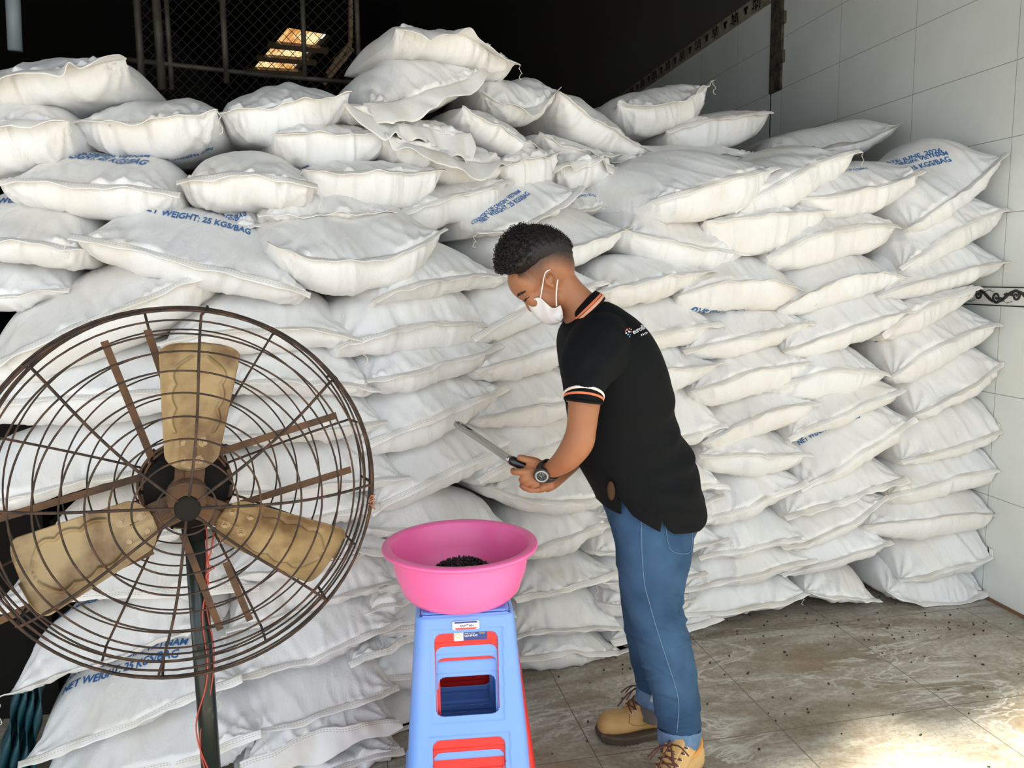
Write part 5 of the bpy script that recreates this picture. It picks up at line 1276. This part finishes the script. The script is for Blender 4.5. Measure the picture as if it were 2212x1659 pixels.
V += Nn*dsp[:, None]; jm.vertices.foreach_set('co', V.ravel()); jm.update()
jeans = link('jeans', jm, M_JEAN, person)
jb = BVHTree.FromPolygons([tuple(v) for v in V], [tuple(p.vertices) for p in jm.polygons])
def onj(x, y, off=.0012): return onskin(x, y, off, jb)
def jline(P, r, m, nm, off=.0012):
    Q = cat(P, 8); b = MB(); b.tube([onj(x, y, off) for x, y in Q], r, 6); return b.link(nm, m, jeans)
jline([(1386, 1100), (1386, 1150), (1387, 1200), (1392, 1260), (1402, 1300), (1416, 1350), (1432, 1400), (1445, 1440), (1458, 1480), (1466, 1520), (1464, 1560), (1462, 1582)], .0013, M_SEAM, 'side_seam', .0006)
jline([(1434, 1108), (1438, 1140), (1448, 1186), (1478, 1196), (1493, 1182), (1494, 1110)], .0009, M_SEAM, 'back_pocket', .0012)
for dy in (0, 4): jline([(1440, 1134+dy), (1462, 1134+dy), (1480, 1130+dy), (1492, 1125+dy)], .0007, M_STI, 'pocket_stitching', .001)
for pp, ww in (([(1466, 1585, 2.10), (1463, 1610, 2.09), (1455, 1630, 2.075)], 33), ([(1408, 1505, 2.335), (1408, 1530, 2.345), (1406, 1545, 2.35)], 27)):
    v, f = loftpx([(a_1, b_1, c_1, ww, .046) for a_1, b_1, c_1 in pp], sub=5); link('sock', mesh(v, f), mat('grey_sock', (.12, .115, .11), .9, bump=(200, .4, .001)), person)
# turn-ups
def turnup(secs):
    v, f = loftpx(secs, n=48, sub=5, cap=False); v2 = []
    for p in v:
        x, y, _ = proj(p); v2.append(np.array(p)+np.array([.4, -1, 0])*.0022*math.sin(x*.35+y*.1))
    q = link('turn_up', mesh(v2, f), M_JEAN2, jeans); solid(q, .004); return q
turnup([(1467, 1572, 2.103, 43, .061), (1467, 1586, 2.10, 44, .063), (1466, 1600, 2.10, 41, .061)])
turnup([(1411, 1486, 2.33, 34, .054), (1408, 1502, 2.33, 33, .054), (1404, 1518, 2.33, 30, .051)])
b = MB(); b.box(at(1411, 1505, 2.272), (.013, .004, .034), np.array(Matrix.Rotation(math.radians(20), 3, 'Y'))); b.link('inner_label', mat('grey_label', (.30, .38, .46), .7), jeans, smooth=False)
# ---- boots
def boot(ox, oy, yaw, far):
    """toe towards -x at yaw 0; length .31 m, heel at +x"""
    cs, sn = math.cos(yaw), math.sin(yaw)
    def T(p): return (ox+p[0]*cs-p[1]*sn, oy+p[0]*sn+p[1]*cs, p[2])
    top_e = empty_child('boot')
    def outline(t, gr=0):      # t 0 toe .. 1 heel: half width
        return (np.interp(t, [0, .03, .10, .25, .40, .60, .80, .93, .98, 1], [.010, .030, .045, .052, .050, .040, .038, .034, .020, .006]))+gr
    L = .305
    # sole
    b = MB(); n = 40; lev = [(0, -.003), (.006, .003), (.022, .006), (.030, .004), (.032, -.004)]
    rows = []
    for z, g in lev:
        row = []
        for side in (1, -1):
            ts = np.linspace(0, 1, n) if side > 0 else np.linspace(1, 0, n)[1:-1]
            for t in ts:
                w = outline(t, g); x = -.150+L*t + (-g if t < .04 else (g if t > .96 else 0)); lift = .010*max(0, (.25-t)/.25)**1.5 + (.006 if .42 < t < .66 and z < .004 else 0)
                row.append((x, side*w, z+lift))
        rows.append(row)
    vs = [T(p) for r in rows for p in r]; m_ = len(rows[0]); fs = [(i*m_+j, i*m_+(j+1) % m_, (i+1)*m_+(j+1) % m_, (i+1)*m_+j) for i in range(len(rows)-1) for j in range(m_)]
    fs += [tuple(range(m_))[::-1], tuple((len(rows)-1)*m_+j for j in range(m_))]
    b.add(vs, fs)
    for k in range(22):      # lugs
        t = .03+.94*k/21
        if .42 < t < .64: continue
        for s_ in (-1, 1): b.box(T((-.150+L*t, s_*(outline(t)-.004), .005+.010*max(0, (.25-t)/.25)**1.5)), (.007, .012, .010), np.array(Matrix.Rotation(yaw, 3, 'Z')))
    so_ = b.link('sole', M_SOLE, top_e, smooth=False)
    # upper: sections along the length
    secs = [(-.150, .006, .030, .040), (-.143, .030, .028, .064), (-.125, .043, .028, .083), (-.095, .049, .026, .088), (-.060, .048, .026, .090), (-.035, .045, .026, .104), (-.010, .040, .026, .118), (.015, .038, .026, .128), (.040, .038, .026, .130), (.085, .038, .026, .130), (.120, .036, .026, .128), (.142, .028, .026, .122), (.150, .010, .028, .112)]
    sc_ = cat(secs, 5); vs = []; n = 36
    for x, w, z0, z1 in sc_:
        for j in range(n):
            a = 2*math.pi*j/n; c, s = math.cos(a), math.sin(a); zc, hz = (z0+z1)/2, (z1-z0)/2
            k = 1-.25*max(0, s)**1.2; 
            vs.append(T((x, w*math.copysign(abs(c)**.75, c)*k, zc+hz*math.copysign(abs(s)**.8, s))))
    fs = [(i*n+j, i*n+(j+1) % n, (i+1)*n+(j+1) % n, (i+1)*n+j) for i in range(len(sc_)-1) for j in range(n)]+[tuple(range(n)), tuple((len(sc_)-1)*n+j for j in range(n))[::-1]]
    up_ = union([(vs, fs)], .004, 3); uo = link('upper', up_, M_BOOT, top_e)
    bv = BVHTree.FromPolygons([tuple(v.co) for v in up_.vertices], [tuple(p.vertices) for p in up_.polygons])
    def onb(p, d, off=.0015):
        h = bv.ray_cast(Vector(T(p)), Vector(T((p[0]+d[0], p[1]+d[1], p[2]+d[2])))-Vector(T(p))); 
        return np.array(h[0]+h[1]*off*(1)) if h[0] else np.array(T(p))
    # collar band, tongue, eyestay flaps
    b = MB(); P = []
    for a in np.linspace(0, 2*math.pi, 40, endpoint=False): P.append(T((.072+.062*math.cos(a), .040*math.sin(a),   .124+.008*math.cos(a))))
    b.tube(P, .0075, 10, closed=True); b.link('padded_collar', M_COLR, top_e)
    b = MB(); vs = []
    for i in range(16):
        t = i/15
        for j in range(9):
            s_ = -1+j/4; w = (.018+.014*t)*(1 if t < .8 else math.sqrt(max(0, 1-((t-.8)/.2)**2))+.05); vs.append(T((-.045+.075*t-.022*max(0, t-.7)+.006*s_*s_, w*s_, .098+.082*t)))
    b.add(vs, grid_faces(16, 9)); tg = b.link('tongue', M_BOOT, top_e); solid(tg, .006)
    b = MB(); b.box(T((-.006, 0, .164)), (.002, .024, .012), np.array(Matrix.Rotation(yaw, 3, 'Z') @ Matrix.Rotation(-.55, 3, 'Y'))); b.link('tongue_label', mat('yellow_label', (.55, .40, .03), .6), tg, smooth=False)
    for s_ in (-1, 1):
        vs = []
        for i in range(14):
            t = i/13
            for j in range(6):
                u_ = j/5; x = -.055+.085*t+.028*u_; z = .096+.066*t-.030*u_*(1-.2*t); y = s_*(.022+.018*u_+.004*t); vs.append(T((x, y, z)))
        b = MB(); b.add(vs, grid_faces(14, 6)); fl = b.link('eyestay', M_BOOT, top_e); solid(fl, .004)
    ey = []
    for k in range(6):
        t = .06+k*.175
        for s_ in (-1, 1):
            c = np.array(T((-.055+.085*t+.006, s_*(.0275+.004*t), .096+.066*t-.005))); n_ = np.array(T((-.55, s_*.75, .35)))-np.array(T((0, 0, 0))); n_ /= np.linalg.norm(n_)
            b = MB(); a1 = np.cross(n_, [0, 0, 1]); a1 /= np.linalg.norm(a1); a2 = np.cross(n_, a1); b.tube([c+n_*.003+(a1*math.cos(q_)+a2*math.sin(q_))*.0038 for q_ in np.linspace(0, 2*math.pi, 14, endpoint=False)], .0013, 5, closed=True)
            b.link('eyelet', M_EYE, top_e); ey.append(c+n_*.0045)
    b = MB()
    for k in range(5):
        for a_i, b_i in ((2*k, 2*k+3), (2*k+1, 2*k+2)):
            A, B = ey[a_i], ey[b_i]; m_ = (A+B)/2+np.array(T((-.010, 0, .010)))-np.array(T((0, 0, 0))); b.tube(list(cat([A, m_, B], 5)), .0023, 6)
    kn = np.array(T((-.008, 0, .168)))
    for d in ((-.055, .03, -.03), (-.06, -.045, -.015), (-.03, .055, -.045), (-.075, .0, -.06), (.0, -.06, -.01), (-.035, -.04, -.055)):
        e_ = np.array(T(d))-np.array(T((0, 0, 0))); b.tube(list(cat([kn, kn+e_*.5+np.array([0, 0, .012]), kn+e_], 6)), .0023, 6)
    b.tube([kn+np.array([-.008, -.006, 0]), kn+np.array([.0, .004, .006]), kn+np.array([.006, 0, -.004])], .006, 8)
    b.link('laces', M_LACE, top_e)
    # stitched panel seams
    b = MB()
    for s_ in (-1, 1):
        for P in ([(-.058, .072), (-.03, .060), (.02, .056), (.08, .056), (.13, .058)], [(.02, .056), (.028, .045), (.030, .032)], [(-.058, .072), (-.05, .090), (-.03, .102)]):
            b.tube([onb((x, s_*.12, z), (0, -s_*.12, 0), .0004) for x, z in cat(P, 5)], .0011, 5)
    b.link('panel_seams', mat('dark_tan_seam', (.22, .13, .05), .8), top_e)
    return top_e
def empty_child(name):
    q_ = bpy.data.objects.new(name, None); COL.objects.link(q_); q_.parent = person; q_.matrix_parent_inverse = person.matrix_world.inverted(); q_.matrix_world = Matrix(); return q_
pf1 = atZ(1285, 1578, .012); boot(float(pf1[0])+.150, 2.365, math.radians(0), True)
boot(float(at(1466, 1600, 2.10)[0])-.045, 2.04, math.radians(38), False)
# ---- wristwatch
wc_ = at(1184, 1017, 2.09); wt = at(1209, 1003, 2.05)-at(1180, 1019, 2.095); wt /= np.linalg.norm(wt)
w1 = np.cross(wt, [0, 1, 0]); w1 /= np.linalg.norm(w1); w2 = np.cross(wt, w1)
if w2[1] > 0: w2 = -w2
if w1[2] < 0: w1 = -w1
mpw = mpp(1184, 1017, 2.09)
b = MB(); n = 48; vs = []
for i in range(n):
    a = 2*math.pi*i/n; rd = w1*math.cos(a)*.0275+w2*math.sin(a)*.0245
    for k_, g in ((-1, 0), (-.9, .003), (.9, .003), (1, 0)): vs.append(wc_+rd*(1+g/.025)+wt*.0105*k_)
b.add(vs, [(i*4+j, ((i+1) % n)*4+j, ((i+1) % n)*4+j+1, i*4+j+1) for i in range(n) for j in range(3)])
watch = b.link('wristwatch', mat('black_rubber', (.015, .015, .016), .5)); recentre(watch, wc_); solid(watch, .002, 1); tag(watch, 'black sports watch with a grey bezel on the left wrist of the person', 'watch')
fc = at(1170, 1028, 2.066); fn_ = np.array([-.25, -.90, -.30]); fn_ /= np.linalg.norm(fn_); f1 = np.cross(fn_, wt); f1 /= np.linalg.norm(f1); f2 = np.cross(fn_, f1)
b = MB(); b.lathe(fc, [(0, -.008), (.0215, -.008), (.0225, -.002), (.0220, .002), (0, .002)], 12, ax=(f1, f2, fn_)); b.link('watch_case', mat('black_case', (.02, .02, .022), .35), watch)
b = MB(); b.lathe(fc, [(.0128, .0025), (.0185, .0015), (.019, .004), (.0155, .006), (.0132, .0045), (.0128, .0025)], 40, ax=(f1, f2, fn_)); b.link('watch_bezel', mat('grey_bezel', (.36, .37, .33), .35, metal=.6), watch)
b = MB(); b.lathe(fc, [(0, .0032), (.0138, .0032), (.0138, .002)], 32, ax=(f1, f2, fn_)); dl = b.link('watch_dial', mat('dark_dial', (.03, .035, .04), .15), watch)
b = MB()
for a, L_ in ((.4, .008), (2.2, .0055)): b.tube([fc+fn_*.0038, fc+fn_*.0038+(f1*math.cos(a)+f2*math.sin(a))*L_], .0004, 4)
for k in range(12):
    a = k*math.pi/6; b.tube([fc+fn_*.0036+(f1*math.cos(a)+f2*math.sin(a))*.0088, fc+fn_*.0036+(f1*math.cos(a)+f2*math.sin(a))*.0102], .0004, 4)
b.link('watch_hands', mat('white_hands', (.8, .8, .8), .5), watch)
# ---- sampling probe
pa, pb_ = at(1150, 1016, 2.122), at(1104, 994, 2.135); tip = at(988, 916, front(float(at(988, 916, 2.75)[0]))-.06)
dr = (tip-pb_)/np.linalg.norm(tip-pb_); pg = pb_
e = empty('sampling_probe', tuple(pb_), 'polished steel sampling probe with a black handle held in both hands', 'probe')
def rin(x): return x
Lp = np.linalg.norm(tip-pb_)
u1 = np.cross(dr, [0, 0, 1]); u1 /= np.linalg.norm(u1); u2 = np.cross(u1, dr)
if u2[2] < 0: u2 = -u2
b = MB(); n = 28; vs = []; K = 40
for i in range(K):
    t = i/(K-1); c = pb_+dr*Lp*t; r = .0104+.0012*t
    opn = 0 if t < .66 else min(1, (t-.66)/.08)*1.0      # open channel towards the tip
    for j in range(n):
        a = -math.pi*1.5+ (opn*.5+.0)+ (2*math.pi-opn*1.0)*j/(n-1); a += 0
        vs.append(c+(u1*math.cos(a)+u2*math.sin(a))*r)
b.add(vs, grid_faces(K, n)); so2 = b.link('steel_tube', mat('polished_steel', (.42, .41, .38), .14, metal=1), e); solid(so2, .0012)
b = MB(); 
for t in (.12, .155, .19): pass
b.tube([pb_-dr*.001, pb_+dr*.030], [.0112, .0108], 24); b.link('ferrule', mat('satin_steel', (.62, .61, .59), .3, metal=1), e)
b = MB(); hd_ = (pa-pb_)/np.linalg.norm(pa-pb_); b.tube([pb_+dr*.002, pb_+hd_*.002, pb_+hd_*.02, pb_+hd_*.05, pb_+hd_*.085], [.0118, .0132, .0135, .0135, .0125], 24); b.link('handle', mat('black_rubber_grip', (.010, .010, .011), .28), e)
b = MB(); b.tube([tip-dr*.004, tip+dr*.004], .0085, 18); b.link('tip_plug', mat('worn_steel', (.45, .44, .42), .3, metal=1), e)
b = MB(); rk = random.Random(4)
for k in range(14): 
    c = tip-dr*rk.uniform(.006, .06)+u2*rk.uniform(.0, .004)+u1*rk.uniform(-.005, .005); b.tube([c, c+np.array([rk.uniform(-1, 1), rk.uniform(-1, 1), rk.uniform(-1, 1)])*.004], .0022, 5)
b.link('pellets_in_channel', M_PEL, e)
